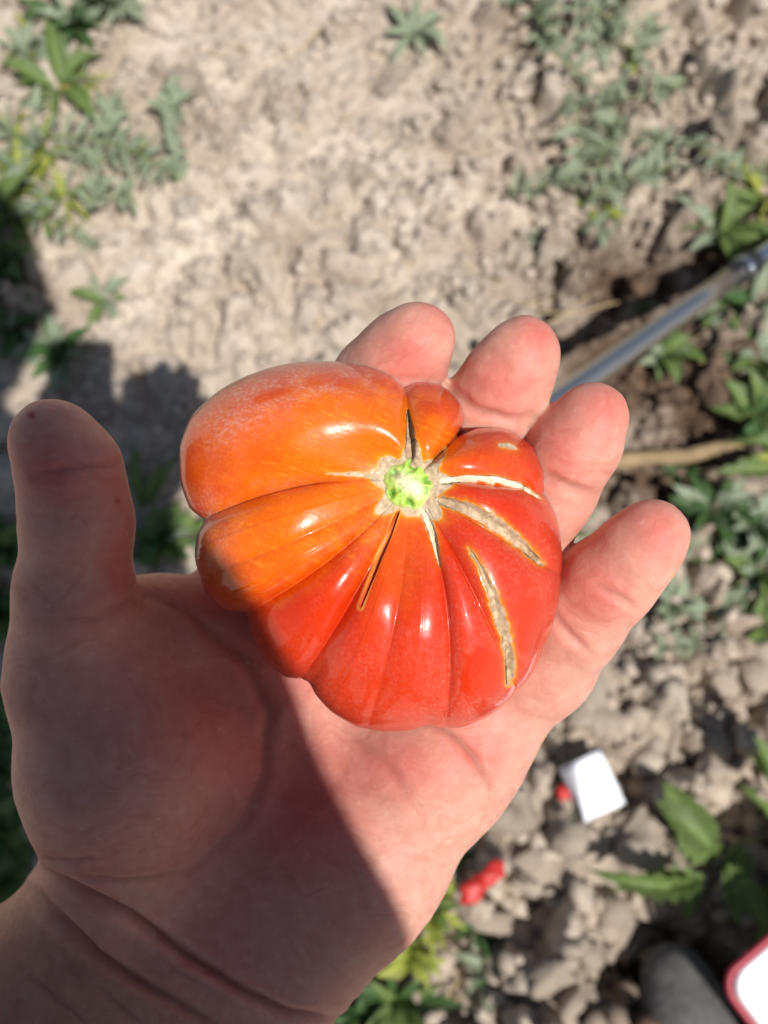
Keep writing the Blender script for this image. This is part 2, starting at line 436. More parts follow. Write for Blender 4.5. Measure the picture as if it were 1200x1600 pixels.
def sprig(name, label, path, n, leaf_px, key, cat='weed', W=1.0, lift=.03, group=None, spread=(40, 85)):
    """a running stem with leaves on both sides; path = photo points followed on the ground"""
    P0 = GG(*path[0], .004); root = empty(name, P0); tag(root, label, cat, group)
    pts = []
    for i, q in enumerate(path):
        t = i/(len(path)-1); g = GG(*q, .006+lift*math.sin(math.pi*min(1, t*.8+.1))); pts.append(g-P0)
    # smooth the stem
    fine = []
    for i in range(len(pts)-1):
        for k in range(4): fine.append(pts[i]+(pts[i+1]-pts[i])*k/4)
    fine.append(pts[-1])
    for _ in range(2): fine = [fine[0]]+[(fine[i-1]+2*fine[i]+fine[i+1])/4 for i in range(1, len(fine)-1)]+[fine[-1]]
    V, Fc = tube(fine, .0016, .0009); mk('stem', V, Fc, M['stem'], root)
    s = leaf_px/F*1.0; keys = key if isinstance(key, list) else [key]
    for k in range(n):
        t = (k+.6)/n; i = min(len(fine)-2, int(t*(len(fine)-1))); q = fine[i]; d = fine[i+1]-fine[i]
        a = math.atan2(d[1], d[0]); sd = 1 if k % 2 else -1
        a2 = a+sd*R(rng.uniform(*spread))
        add_leaf(root, tuple(q), a2-R(90), rng.uniform(.0, .7), s*rng.uniform(.75, 1.15), W*rng.uniform(.85, 1.2), rng.choice(keys), rng.uniform(-.5, .5))
    return root
B, GR, YE, DP, DR = 'blue', 'green', 'yellow', 'deep', 'dry'
# -- upper left
rosette('weed', 'dense grey-green weed clump at the top left corner', 120, 45, 75, 26, [(B, 'lobed'), (B, 'lance'), (DP, 'lance')], pitch=(.1, 1.0), W=.8)
rosette('weed', 'grey-green leafy tuft at the very top, right of the densest clump', 185, 15, 60, 14, [(B, 'lobed'), (B, 'lance')], W=.9)
rosette('weed', 'grey-green weed at the left edge just below the top corner', 35, 60, 60, 12, [(B, 'lobed'), (B, 'lance')], W=.9)
rosette('grass_tuft', 'bright green long-leaved tuft below the top left clump', 85, 125, 95, 9, [(GR, 'lance'), (GR, 'blade')], 'grass', pitch=(.0, .5), W=.9)
rosette('grass_tuft', 'yellowing tuft with straw-coloured base, left side', 65, 155, 60, 8, [(YE, 'blade'), (DR, 'blade'), (GR, 'lance')], 'grass', W=1.0)
sprig('weed', 'grey-green weed stem curving through the upper left soil', [(40, 225), (120, 235), (180, 250), (240, 270), (280, 290)], 22, 50, (B, 'lobed'), W=.7)
sprig('weed', 'upright grey-green feathery stem left of the bare soil', [(285, 300), (285, 260), (280, 210), (272, 155)], 22, 34, [(B, 'lobed'), (B, 'lance')], W=1.0, spread=(20, 60))
sprig('weed', 'short grey-green stem bending over the soil below the curving weed', [(150, 290), (180, 262), (225, 262), (262, 285)], 18, 44, (B, 'lance'), W=.7)
sprig('weed', 'low grey-green sprig between pale stones on the left', [(140, 345), (165, 320), (190, 335), (215, 320)], 14, 42, (B, 'lance'))
rosette('weed', 'small grey-green weed near the centre of the upper left plants', 170, 190, 40, 7, (B, 'lance'))
rosette('grass_tuft', 'light green grass blades at the left edge above the shadow', 40, 300, 95, 18, [(GR, 'blade'), (YE, 'blade'), (B, 'blade')], 'grass', W=1.3)
rosette('weed', 'green weed at the left edge where the shadow begins', 25, 350, 80, 16, [(GR, 'lance'), (B, 'lance')])
sprig('weed', 'thin weed lying toward the shadow edge, left side', [(60, 350), (90, 375), (130, 385)], 8, 34, [(B, 'lance'), (GR, 'lance')])
rosette('seedling', 'pale sprout alone on the sunny soil above the camera shadow', 165, 470, 55, 6, [(B, 'lance'), (GR, 'lance')], 'seedling', pitch=(0, .5))
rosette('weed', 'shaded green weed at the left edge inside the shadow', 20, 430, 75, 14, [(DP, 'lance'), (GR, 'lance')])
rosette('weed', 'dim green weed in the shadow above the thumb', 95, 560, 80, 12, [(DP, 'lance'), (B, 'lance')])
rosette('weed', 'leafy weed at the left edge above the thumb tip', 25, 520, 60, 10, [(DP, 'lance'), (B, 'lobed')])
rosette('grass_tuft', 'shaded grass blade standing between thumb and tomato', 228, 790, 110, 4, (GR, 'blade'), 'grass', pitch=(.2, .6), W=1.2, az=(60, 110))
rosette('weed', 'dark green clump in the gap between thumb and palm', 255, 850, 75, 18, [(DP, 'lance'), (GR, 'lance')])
rosette('weed', 'shaded plant low in the gap beside the tomato', 305, 835, 55, 8, [(GR, 'lance'), (B, 'lance')])
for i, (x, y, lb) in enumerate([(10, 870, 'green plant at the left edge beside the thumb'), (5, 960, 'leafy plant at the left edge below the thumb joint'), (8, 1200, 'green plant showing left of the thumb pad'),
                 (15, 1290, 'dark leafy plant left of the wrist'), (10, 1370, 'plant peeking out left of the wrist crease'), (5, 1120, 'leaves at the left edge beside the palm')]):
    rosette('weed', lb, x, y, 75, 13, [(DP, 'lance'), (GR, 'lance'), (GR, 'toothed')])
# -- upper centre
rosette('seedling', 'star-shaped grey-green seedling alone on the top bare soil', 642, 58, 62, 7, (B, 'lance'), 'seedling', pitch=(.0, .35), W=.8, az=(-70, 250))
rosette('seedling', 'small sprig at the right side of the top bare soil', 790, 40, 30, 5, (B, 'lance'), 'seedling')
# -- upper right
for (path, n, lp, lb) in [
    ([(830, 0), (840, 35), (850, 70)], 9, 46, 'grey-green stem hanging in from the top, left of the weed patch'),
    ([(900, 10), (930, 60), (975, 95), (990, 110)], 14, 36, 'leafy weed stem at the top of the right patch'),
    ([(840, 85), (860, 130), (905, 165), (960, 180)], 14, 32, 'weed stem slanting through the middle of the right patch'),
    ([(1060, 150), (1030, 175), (985, 185), (940, 185)], 10, 32, 'yellowish weed stem pointing left above the dark soil'),
    ([(880, 155), (890, 200), (895, 255), (900, 300)], 13, 40, 'long grey-green weed leaf stem running down the right patch'),
    ([(960, 200), (940, 240), (920, 290), (935, 330)], 14, 38, 'weed stem with narrow leaves descending to the dug soil'),
    ([(790, 320), (830, 325), (870, 320), (905, 310)], 11, 32, 'low weed lying leftward at the edge of the right patch'),
    ([(910, 330), (940, 330), (985, 300), (1050, 285)], 12, 36, 'weed stem heading right above the dark hollow'),
    ([(1060, 230), (1090, 260), (1130, 285), (1190, 280)], 12, 34, 'grey-green weed reaching the right edge of the view')]:
    sprig('weed', lb, path, int(n*1.5), lp*1.28, [(B, 'lance'), (B, 'lobed'), (B, 'blade')], W=.85, lift=.04)
rosette('weed', 'lobed grey-green weed near the top of the right patch', 940, 75, 55, 14, [(B, 'lobed'), (B, 'lance')])
rosette('weed', 'small pale weed with yellow tips, right patch', 985, 105, 34, 8, [(B, 'lance'), (YE, 'lance')])
rosette('weed', 'weed with drooping leaves just above the dug dark soil', 935, 330, 62, 9, [(B, 'lance'), (YE, 'lance')], az=(180, 380))
sprig('leafy_shoot', 'bright green broad leaf hanging in at the top right edge', [(1200, -25), (1150, -22), (1118, -10)], 3, 74, (GR, 'ovate'), 'leaf', W=1.1)
rosette('leafy_shoot', 'green tip of a leaf at the top edge, centre right', 985, -12, 34, 3, (GR, 'ovate'), 'leaf', az=(180, 330))
rosette('grass_tuft', 'yellow-green grass tuft at the right edge above the pole', 1178, 330, 105, 12, [(YE, 'blade'), (GR, 'blade'), (YE, 'lance')], 'grass', W=1.0, pitch=(.2, .9))
rosette('grass_tuft', 'broad dark green blades beside the upper end of the pole', 1120, 375, 90, 10, [(GR, 'lance'), (GR, 'blade'), (B, 'lance')], 'grass', W=.75)
rosette('weed', 'dark weed at the right edge just below the pole end', 1195, 470, 80, 10, [(DP, 'lance'), (B, 'lance')])
rosette('weed', 'weed with pale leaves just under the middle of the pole', 1035, 555, 62, 10, [(B, 'lance'), (GR, 'ovate')], pitch=(.1, .6))
rosette('weed', 'small leaf cluster above the pole beside the straw', 1000, 490, 34, 6, [(B, 'lance'), (GR, 'ovate')])
rosette('weed', 'spreading weed right of the pole on dug soil', 1120, 490, 52, 8, [(B, 'lance'), (GR, 'lance')])
for x_, y_, s_ in ((70, 240, 70), (130, 130, 60), (20, 200, 70), (110, 330, 70), (60, 90, 60), (210, 250, 50), (15, 290, 70)):
    rosette('grass_tuft', where('wispy tuft of thin grass blades', x_, y_), x_, y_, s_, 12, [(B, 'blade'), (GR, 'blade'), (YE, 'blade')], 'grass', W=.8, pitch=(.1, .9), group='wispy grass tufts on the left')
for k in range(30):
    x_, y_ = (rng.uniform(820, 1060), rng.uniform(0, 390)) if k < 18 else (rng.uniform(10, 280), rng.uniform(150, 390)) if k < 25 else (rng.uniform(1040, 1195), rng.uniform(780, 1010))
    rosette('weed', where('small grey-green weed sprig', x_, y_), x_, y_, rng.uniform(26, 48), rng.randint(5, 9), [(B, 'lance'), (B, 'lobed'), (B, 'blade')], W=.9, pitch=(.05, .9), group='small grey-green weeds among the larger ones')
# -- right edge
rosette('weed', 'leafy green plant at the right edge level with the ring finger', 1185, 580, 85, 16, [(GR, 'lance'), (B, 'ovate'), (DP, 'lance')])
rosette('weed', 'dark green plant at the right edge above the stick', 1180, 660, 80, 18, [(DP, 'lance'), (DP, 'toothed'), (GR, 'lance')])
rosette('weed', 'yellow-green long leaf beside the stick at the right edge', 1215, 742, 140, 3, [(YE, 'lance'), (GR, 'toothed')], pitch=(.05, .2), W=.6, az=(170, 192), up=.04)
for (x, y, s, n, ks, lb) in [(1110, 800, 75, 18, [(DP, 'lance'), (B, 'lance')], 'dense dark green weed right of the little fingertip'),
    (1170, 830, 75, 18, [(DP, 'lance'), (B, 'lobed')], 'dark weed at the right edge below the yellow-green leaf'),
    (1180, 900, 70, 14, [(B, 'lance'), (GR, 'lance')], 'mixed green weed at the right edge, below the darkest weed'),
    (1120, 870, 60, 10, [(YE, 'lance'), (GR, 'blade')], 'yellow-green weed just right of the little finger'),
    (1050, 950, 60, 10, [(B, 'lobed'), (B, 'lance')], 'grey-green weed beside the base of the little finger'),
    (1130, 960, 60, 11, [(B, 'lance'), (B, 'lobed')], 'grey-green weed on clods at the right'),
    (1185, 980, 60, 9, [(GR, 'lance'), (B, 'lance')], 'green weed at the right edge over the clods'),
    (1035, 1010, 40, 7, [(B, 'lance')], 'small grey-green weed on the clods below the little finger'),
    (1060, 740, 40, 8, [(DP, 'lance')], 'dark sprig in the shade beside the stick')]:
    rosette('weed', lb, x, y, s, n, ks, W=1.0)
rosette('leafy_shoot', 'green blade showing between ring and little fingers', 960, 852, 90, 3, (GR, 'lance'), 'leaf', pitch=(0, .15), az=(172, 186), up=.02)
rosette('weed', 'small grey weed between ring and little fingers', 905, 800, 34, 6, (B, 'lance'))
# -- lower right tomato shoot
sprig('tomato_shoot', 'trailing green shoot with big toothed leaves at the lower right', [(1215, 1290), (1165, 1305), (1115, 1325), (1070, 1345), (1040, 1365)], 4, 100, (GR, 'toothed'), 'plant', W=1.0, lift=.03)
rosette('leafy_shoot', 'broad green toothed leaf right of the white paper', 1085, 1318, 112, 2, (GR, 'ovate'), 'leaf', pitch=(.05, .15), az=(128, 140), up=.05, W=1.0)
rosette('leafy_shoot', 'long green toothed leaf pointing left at the lower right', 1058, 1366, 165, 2, (GR, 'toothed'), 'leaf', pitch=(.0, .1), az=(176, 186), up=.05, W=.55)
rosette('leafy_shoot', 'narrow green leaf hanging from the lower right shoot', 1105, 1345, 95, 2, (GR, 'lance'), 'leaf', pitch=(.0, .2), az=(-75, -62), up=.05)
rosette('leafy_shoot', 'large green leaves at the right edge below the shoot', 1195, 1385, 85, 3, [(GR, 'ovate'), (GR, 'toothed')], 'leaf', pitch=(.0, .3), az=(180, 300), up=.05)
rosette('leafy_shoot', 'upright green leaves at the right edge above the shoot', 1190, 1250, 110, 4, (GR, 'lance'), 'leaf', pitch=(.2, .5), az=(85, 140), up=.05)
# -- lower middle
rosette('weed', 'yellow-green weed beside the red fruit below the palm', 665, 1410, 75, 18, [(YE, 'lance'), (YE, 'blade'), (YE, 'lobed'), (GR, 'lance')], W=.9, up=.035)
rosette('weed', 'bright yellow leaves tucked under the edge of the palm', 640, 1475, 60, 12, [(YE, 'lobed'), (YE, 'lance')], up=.035)
rosette('grass_tuft', 'long green blades at the bottom, right of the wrist', 625, 1560, 110, 10, [(GR, 'blade'), (GR, 'lance'), (DP, 'blade')], 'grass', W=1.3, pitch=(.3, 1.0))
rosette('weed', 'dark narrow-leaved weed at the bottom centre', 765, 1520, 70, 9, [(B, 'lance'), (DP, 'blade')])
rosette('weed', 'dull green weed just below the red fruit', 745, 1445, 50, 8, [(B, 'lance'), (DP, 'lance')])
rosette('leafy_shoot', 'pale green leaf above the red fruit', 735, 1345, 52, 3, (GR, 'lance'), 'leaf', pitch=(0, .3), az=(150, 200))
rosette('seedling', 'small green leaf standing just below the white paper', 892, 1262, 34, 3, (B, 'ovate'), 'seedling', az=(230, 310))
rosette('weed', 'shaded leaves at the bottom edge under the wrist', 560, 1590, 60, 8, [(DP, 'lance')])
for (x, y, l, a) in [(480,70,60,50),(505,50,45,40),(450,90,40,-60),(540,190,22,10),(470,210,26,80),(530,330,20,120),(590,215,16,60),(440,400,26,90),(500,500,30,70),(840,470,110,15),(900,490,130,8),(870,520,110,35),(960,500,120,20),
                     (1100,520,60,45),(780,430,40,60),(340,90,34,-20),(380,80,26,10),(65,175,60,75),(90,190,40,60),(700,1560,90,60),(690,1580,70,40),(760,1450,40,20),(560,1500,30,80),(1180,110,60,-30),(1190,100,50,-10),(30,380,40,30),(640,420,18,0),(730,420,26,140),(650,1450,50,70),(1110,560,50,30)]:
    p = GG(x, y, .004); L = l/F; an = R(a); pts = []
    for k in range(6):
        t = k/5-.5; pts.append((L*t*math.cos(an)+.06*L*math.sin(k*1.7), L*t*math.sin(an)+.06*L*math.cos(k*1.3), .004*math.cos(t*3)))
    V, Fc = tube(pts, .0011, .0007, 5); o = mk('straw', V, Fc, M['straw']); o.location = p
    tag(o, where('thin dry straw-coloured stalk', x, y), 'straw', 'dry straw stalks scattered on the soil')

# ------------------------------------------------------------------ stick
pts = [GG(x, y, .012) for x, y in ((880, 742), (950, 733), (1010, 728), (1060, 724), (1110, 716), (1150, 705))]
for i, p in enumerate(pts): p[2] = .004+.003*math.sin(i*2)
c0 = pts[0].copy(); V, Fc = tube([p-c0 for p in pts], .0098, .0075, 12)
V = [v+np.array([0, 0, .0025*math.sin(i*1.9)]) for i, v in enumerate(V)]
st = mk('stick', V, Fc, M['wood']); st.location = c0; tag(st, 'tan dry stick on dark soil between little fingertip and right edge', 'stick')

# ------------------------------------------------------------------ metal pole
mm = NT('brushed_grey_metal'); nz = mm.noise(30, 3, .5); mm.l(mm.mix(nz, (.56, .52, .47), (.70, .65, .59)), mm.b.inputs['Base Color'])
mm.set(Metallic=1.0, Roughness=.33); mm.l(mm.bump(nz, .1, .0005), mm.b.inputs['Normal'])
M['metal'] = mm.m
M['black'] = simple_mat('black_plastic', (.02, .02, .022), .4, 80, .2, .05)
M['chrome'] = simple_mat('bright_steel', (.7, .71, .73), .2, 40, .1, .02, metal=1.0)
A_ = K(1250, 358, 1.035); B_ = K(820, 662, .86)
dirv = (A_-B_); Lp = np.linalg.norm(dirv); dirv /= Lp
root = empty('metal_pole', A_); tag(root, 'grey metal pole with black collar slanting from behind the fingers to the right edge', 'pole')
def seg_tube(name, t0, t1, r0_, r1_, mat, seg=28):
    n = 8; V, Fc = tube([B_+dirv*(t0+(t1-t0)*k/(n-1))-A_ for k in range(n)], r0_, r1_, seg); return mk(name, V, Fc, M[mat], root)
tj = Lp*.725
seg_tube('shaft', -.17, tj, .0128, .0118, 'metal'); seg_tube('end_cap', -.20, -.168, .0140, .0140, 'black')
seg_tube('collar', tj-.001, tj+.035, .0140, .0140, 'black'); seg_tube('ring', tj+.012, tj+.018, .0147, .0147, 'chrome')
seg_tube('ferrule', tj+.034, tj+.075, .0105, .0100, 'chrome'); seg_tube('upper_shaft', tj+.074, Lp+.12, .0095, .0095, 'black')

# ------------------------------------------------------------------ paper, fruits, container
pm = NT('white_paper'); nz = pm.noise(25, 3); pm.l(pm.mix(nz, (.80, .82, .86), (.88, .89, .92)), pm.b.inputs['Base Color']); pm.set(Roughness=.7); pm.l(pm.bump(nz, .2, .003), pm.b.inputs['Normal'])
pc = GG(925, 1230); pc[2] = max(gz(*G(x_, y_)[:2]) for x_ in range(870, 990, 10) for y_ in range(1165, 1295, 10))-.002
def gp(x, y, z): q = G(x, y, pc[2]+z); return q-pc
rows = []
for t in np.linspace(0, 1, 9):
    a0 = gp(872+(912-872)*t, 1200+(1290-1200)*t, .004+.004*math.sin(t*5)); b0 = gp(897+(915-897)*t, 1190+(1250-1190)*t + 35*t, .030-.006*t)
    c0_ = gp(938+(976-938)*t, 1170+(1255-1170)*t, .020+.006*math.sin(t*4+1))
    row = [a0+(b0-a0)*k/3 for k in range(3)]+[b0+(c0_-b0)*(k/6)+np.array([0, 0, .003*math.sin(k*.9+t*3)]) for k in range(7)]
    rows.append(row)
V = np.array(rows).reshape(-1, 3)
paper = mk('paper', V, grid_faces(9, 10), pm.m); paper.location = pc
md = paper.modifiers.new('thick', 'SOLIDIFY'); md.thickness = .0006
tag(paper, 'crumpled white piece of paper with a shaded folded edge on the soil', 'paper')
M['red'] = simple_mat('red_fruit_skin', (.50, .025, .02), .5, 260, .45, .5)
def fruit(px, py, rpx, lengthen, az, label, lobes=1):
    p = GG(px, py, .012); r = rpx/F; v, f = ico(3); VV = []; FF = []
    for k in range(lobes):
        w = v.copy(); w[:, 0] *= lengthen; w *= (1+.14*np.sin(w[:, [1]]*4+w[:, [0]]*3+px)+.08*np.sin(w[:, [0]]*7+w[:, [2]]*5)); w[:, 2] *= .6
        w = w*r; w[:, 0] += (k-(lobes-1)/2)*r*lengthen*1.45; w[:, 1] += .2*r*(-1)**k
        VV.append(w); FF.append(f+k*len(v))
    o = mk('small_red_fruit', np.vstack(VV), np.vstack(FF), M['red']); o.location = p; o.rotation_euler = (0, .15, R(az)); return tag(o, label, 'fruit')
fruit(742, 1389, 15, 1.5, 40, 'glossy red fruit lying below the palm, the lower of a touching pair')
fruit(769, 1365, 13, 1.6, 35, 'glossy red fruit below the palm, the upper of a touching pair')
fruit(876, 1241, 10, 1.2, -50, 'tiny red fruit at the left side of the white paper')

wm = simple_mat('white_plastic', (.85, .86, .88), .35, 20, .04, .03); rm = simple_mat('red_plastic_rim', (.38, .03, .05), .4, 20, .1, .03)
CA = R(36); corner = G(1124, 1532, .115); hxc, hyc = .14, .10
cc0 = corner + np.array([math.cos(CA), math.sin(CA), 0])*hxc + np.array([math.sin(CA), -math.cos(CA), 0])*hyc; cc0[2] = gz(cc0[0], cc0[1])-.004
ct = empty('container', cc0); tag(ct, 'white plastic container with a red rim in the lower right corner', 'container')
def rrect(hx, hy, rad, z, n=8):
    out = []
    for qx, qy, a0 in ((1, 1, 0), (-1, 1, 90), (-1, -1, 180), (1, -1, 270)):
        for k in range(n):
            an = R(a0+90*k/(n-1)); out.append((qx*(hx-rad)+rad*math.cos(an), qy*(hy-rad)+rad*math.sin(an), z))
    return out
Hc = .115-cc0[2]; loops = [rrect(hxc-.07, hyc-.06, .02, .0), rrect(hxc-.05, hyc-.045, .02, Hc-.03), rrect(hxc-.003, hyc-.003, .016, Hc), rrect(hxc-.008, hyc-.008, .020, Hc+.002), rrect(hxc-.012, hyc-.012, .02, Hc-.003)]
nc = len(loops[0]); Fc = [list(q) for q in grid_faces(len(loops), nc, True)]; Fc.append([(len(loops)-1)*nc+k for k in range(nc)]); Fc.append(list(range(nc))[::-1])
o = mk('body', np.array(loops).reshape(-1, 3), Fc, wm, ct); 
ring_p = [np.array(q) for q in rrect(hxc, hyc, .018, Hc+.001)]; ring_p.append(ring_p[0]); 
V, Fc = tube(ring_p, .0030, .0030, 10); mk('rim', V, Fc, rm, ct)
ct.rotation_euler = (0, 0, CA)

#@@TOMATO
# ------------------------------------------------------------------ tomato
SX, SY = 640.0, 755.0
OUT = [(632,606),(650,598),(690,605),(718,632),(724,662),(712,683),(745,670),(790,672),(828,698),(846,735),(851,772),(862,800),(872,850),(873,900),(867,940),(860,965),(845,1005),(825,1050),(800,1080),
       (760,1110),(720,1128),(690,1131),(665,1124),(640,1131),(600,1133),(560,1127),(520,1103),(498,1080),(486,1060),(450,1052),(420,1027),(397,985),(389,955),(355,948),(327,920),(313,872),(315,835),(323,815),
       (300,795),(287,750),(288,700),(305,655),(350,613),(400,588),(450,573),(500,569),(560,573),(600,584)]
ang = np.array([math.degrees(math.atan2(SY-y, x-SX)) % 360 for x, y in OUT]); rad = np.array([math.hypot(x-SX, y-SY) for x, y in OUT])
o_ = np.argsort(ang); ang = ang[o_]; rad = rad[o_]
NP, NTH = 960, 380
psi = np.linspace(0, 360, NP, endpoint=False)
Rps = np.interp(psi, np.concatenate([ang-360, ang, ang+360]), np.tile(rad, 3))
kern = np.hanning(9); kern /= kern.sum(); Rps = np.convolve(np.concatenate([Rps[-10:], Rps, Rps[:10]]), kern, 'same')[10:-10]
# furrows: outer angle, inner angle, strength, width(deg)
FUR = [(93, 88, .042, 5.5), (45, 42, .062, 6), (-5, 6, .055, 5), (-31, -30, .032, 6), (-63, -55, .032, 6), (-82, -62, .044, 5), (-100, -90, .014, 6), (-119, -112, .060, 6), (-142, -130, .055, 8), (-156, -150, .016, 7), (-169.5, 172-360+0, .075, 7)]
fo = np.array([f[0] % 360 for f in FUR]); fi = np.array([f[1] % 360 for f in FUR]); dlt = (fi-fo+180) % 360-180
so = np.argsort(fo); dps = np.interp(psi, np.concatenate([fo[so]-360, fo[so], fo[so]+360]), np.tile(dlt[so], 3))
t = np.linspace(0.004, math.pi-.004, NTH); TT, PS = np.meshgrid(t, psi, indexing='ij')
s = np.sin(TT)**.97
s_w = np.where(TT < math.pi/2, s, 1.0)
PHI = np.radians(PS + dps[None, :]*(1-s_w)**1.3)
D0 = .1965; HT = .0300; HB = .022
Rm = Rps[None, :]/F*D0
Rblur = np.convolve(np.concatenate([Rps[-90:], Rps, Rps[:90]]), np.hanning(121)/np.hanning(121).sum(), 'same')[90:-90][None, :]/F*D0
Rm = Rm*np.clip(s_w**1.5, 0, 1) + Rblur*(1-np.clip(s_w**1.5, 0, 1))
Rm = np.where(TT > math.pi/2, Rm*.25+Rblur*.75+(Rm-Rblur)*.75*np.clip(1-(TT-math.pi/2)/1.2, 0, 1), Rm)
xl = s*Rm*np.cos(PHI); yl = s*Rm*np.sin(PHI)
# heights: the bigger the radius the fuller the shoulder
zt = np.where(TT < math.pi/2, HT*np.abs(np.cos(TT))**.80, -HB*np.abs(np.cos(TT))**.8)
full = (Rblur/Rblur.mean())
zt = np.where(TT < math.pi/2, zt*(1+.22*(full-1)*ss(s, .15, .7)), zt)
lob = np.zeros_like(TT)
fs = sorted([(f[0] % 360, f[2]) for f in FUR]); nF = len(fs)
for k in range(nF):
    a0_, s0_ = fs[k]; a1_, s1_ = fs[(k+1) % nF]; span = (a1_-a0_) % 360
    q = ((PS-a0_) % 360)/span; m = q <= 1
    u = np.abs(2*q-1); st_ = np.where(q < .5, s0_, s1_)
    prof = 1-np.sqrt(np.clip(1-(u*.985)**2.4, 0, 1))
    prof = .75*prof + .25*np.exp(-(1-u)*span/2/5.0)
    lob = np.where(m, st_*prof*(.6+.4*min(1, span/40)), lob)
fac = ss(s, .06, .50)*np.where(TT < math.pi/2, 1, np.clip(1-(TT-math.pi/2)/1.3, 0, 1))
zt = zt - lob*fac*.105*np.where(TT < math.pi/2, .30+.70*(1-s_w**4), .30*np.clip(1-(TT-math.pi/2)/.9, 0, 1))
dep = .0085*np.exp(-(s/.36)**2)*(TT < math.pi/2)
zt = zt - dep
# gentle unevenness
zt = zt + .0009*(fbm(xl*90+5, yl*90, 12, 2)-.5)*(TT < math.pi/2)*ss(s, .1, .3)
sh = 1-.25*lob*fac*s
xl *= sh; yl *= sh
stemx = (SX-600)/F*D0; stemy = (800-SY)/F*D0
# lean of the upper half towards the viewer's ray so the outline stays on the photo outline
def tw(x, y, z): return C3(0, 0, 0)+np.multiply.outer(x, AX)+np.multiply.outer(y, AU)+np.multiply.outer(z, AZ)
kx = (SX-600)/F; ky = (800-SY)/F
Zc = -D0+zt
Pt = tw(xl+stemx - kx*zt, yl+stemy - ky*zt, Zc)
# crown and base poles
V = Pt.reshape(-1, 3); Fcs = grid_faces(NTH, NP, True)
tp = Pt[0].mean(0); bt = Pt[-1].mean(0)
a, b, d = to_px(V)
# scars in photo coordinates (polyline, half width start/mid/end)
SC = {'A': ([(692,752),(730,747),(780,750),(815,760),(848,780)], (5, 6, 1.5)),
      'B': ([(690,782),(735,795),(780,822),(815,850),(845,880)], (7, 12, 4)),
      'C': ([(733,858),(750,885),(770,930),(788,985),(797,1030),(797,1068)], (2, 10, 5)),
      'D': ([(664,800),(675,830),(682,860),(687,882)], (7, 6, 1)),
      'E': ([(640,712),(642,690),(640,665),(637,640)], (9, 6, 1.5)),
      'F': ([(606,748),(575,743),(545,741),(510,740)], (6, 3.5, .8)),
      'H': ([(781,695),(795,697),(808,702)], (2, 5, 1)),
      'I': ([(680,728),(694,708),(697,700)], (7, 4, 1))}
cork = np.zeros(len(V)); halo = np.zeros(len(V)); chan = np.zeros(len(V))
upper = (TT < math.pi/2+.15).ravel()
wob = (vn(a/7, b/7, 3)-.5)*5
for nm, (pl, (w0, w1, w2)) in SC.items():
    dd, pr = polydist(a, b, pl)
    w = np.where(pr < .5, w0+(w1-w0)*pr*2, w1+(w2-w1)*(pr-.5)*2)
    e = dd+wob*min(1, w1/8)-w
    cork = np.maximum(cork, ss(-e, -1.2, 1.2)); halo = np.maximum(halo, np.exp(-np.maximum(e, 0)/4.2)*(.55 if nm in 'AEFD' else 1.0)*(1-.3*(nm == 'H')))
    if nm in 'BCDAE': chan = np.maximum(chan, np.exp(-(dd/(w*.75+.5))**2))
rs_ = np.hypot(a-SX, b-SY); an_ = np.arctan2(SY-b, a-SX)
star = 50+9*np.sin(an_*5+.6)+7*np.sin(an_*8+2)+6*vn(an_*6+20, an_*0, 5)
star = star + 12*np.exp(-((np.degrees(an_)+35)/26)**2)
e = rs_-star
cork = np.maximum(cork, ss(-e, -1.5, 1.5)); halo = np.maximum(halo, np.exp(-np.maximum(e, 0)/7))
cork *= upper; halo *= upper
cr, crp = polydist(a, b, [(622,800),(608,835),(592,870),(575,915),(563,948)])
crack = np.exp(-(cr/(2.6*np.sin(math.pi*np.clip(crp*.9+.1, 0, 1))+.6))**2)*upper
# displacement of channels, cork relief, crack
nrm = np.zeros_like(Pt)
du = np.gradient(Pt, axis=0); dv = np.roll(Pt, -1, 1)-np.roll(Pt, 1, 1)
nrm = np.cross(dv, du); nrm /= np.linalg.norm(nrm, axis=-1, keepdims=True)+1e-12
ctr = Pt.mean((0, 1)); sg = np.sign(((Pt-ctr)*nrm).sum(-1).mean()); nrm *= sg; nrm = nrm.reshape(-1, 3)
disp = -.0010*chan*cork - .0016*crack + .00016*cork*(vn(a/3.5, b/3.5, 9)-.3) + .00016*np.exp(-((cork-.5)/.3)**2)*cork
V = V+nrm*disp[:, None]
# colours (own pigment of the fruit)
def el(cx, cy, rx, ry, rot=0, soft=.35):
    c, s_ = math.cos(R(rot)), math.sin(R(rot)); u = (a-cx)*c+(b-cy)*s_; v = -(a-cx)*s_+(b-cy)*c
    q = (np.abs(u/rx)**2.6+np.abs(v/ry)**2.6)**(1/2.6)*(1+.55*(fbm(a/22, b/22, 40, 3)-.5)); return ss(-q, -1-soft, -1+soft)
n_f = fbm(a/60, b/60, 50, 4); n_s = vn(a/2.4, b/2.4, 51); n_m = fbm(a/13, b/13, 52, 3)
orange = np.clip(el(470,720,190,110,10,.6)*.75 + el(430,835,105,75,-30,.6)*.95 + el(560,690,90,90,0,.6)*.6 + el(620,870,55,80,20,.6)*.32 + el(655,690,70,60,0,.6)*.5 + el(760,720,70,30,10,.6)*.25, 0, 1)
orange = np.clip(orange*(.55+.9*n_f), 0, 1)
red = np.array([.57, .030, .002]); ora = np.array([.74, .135, .001]); yel = np.array([.70, .33, .02]); deep = np.array([.52, .022, .008])
lv = orange[:, None]; colt = red*(1-lv)+ora*lv
dpm = np.clip(ss(a, 560, 860)*.6*ss(b, 600, 900), 0, 1)[:, None]; colt = colt*(1-dpm*.5)+deep*dpm*.5
hz = (halo**1.3)[:, None]*.85; colt = colt*(1-hz)+yel*hz
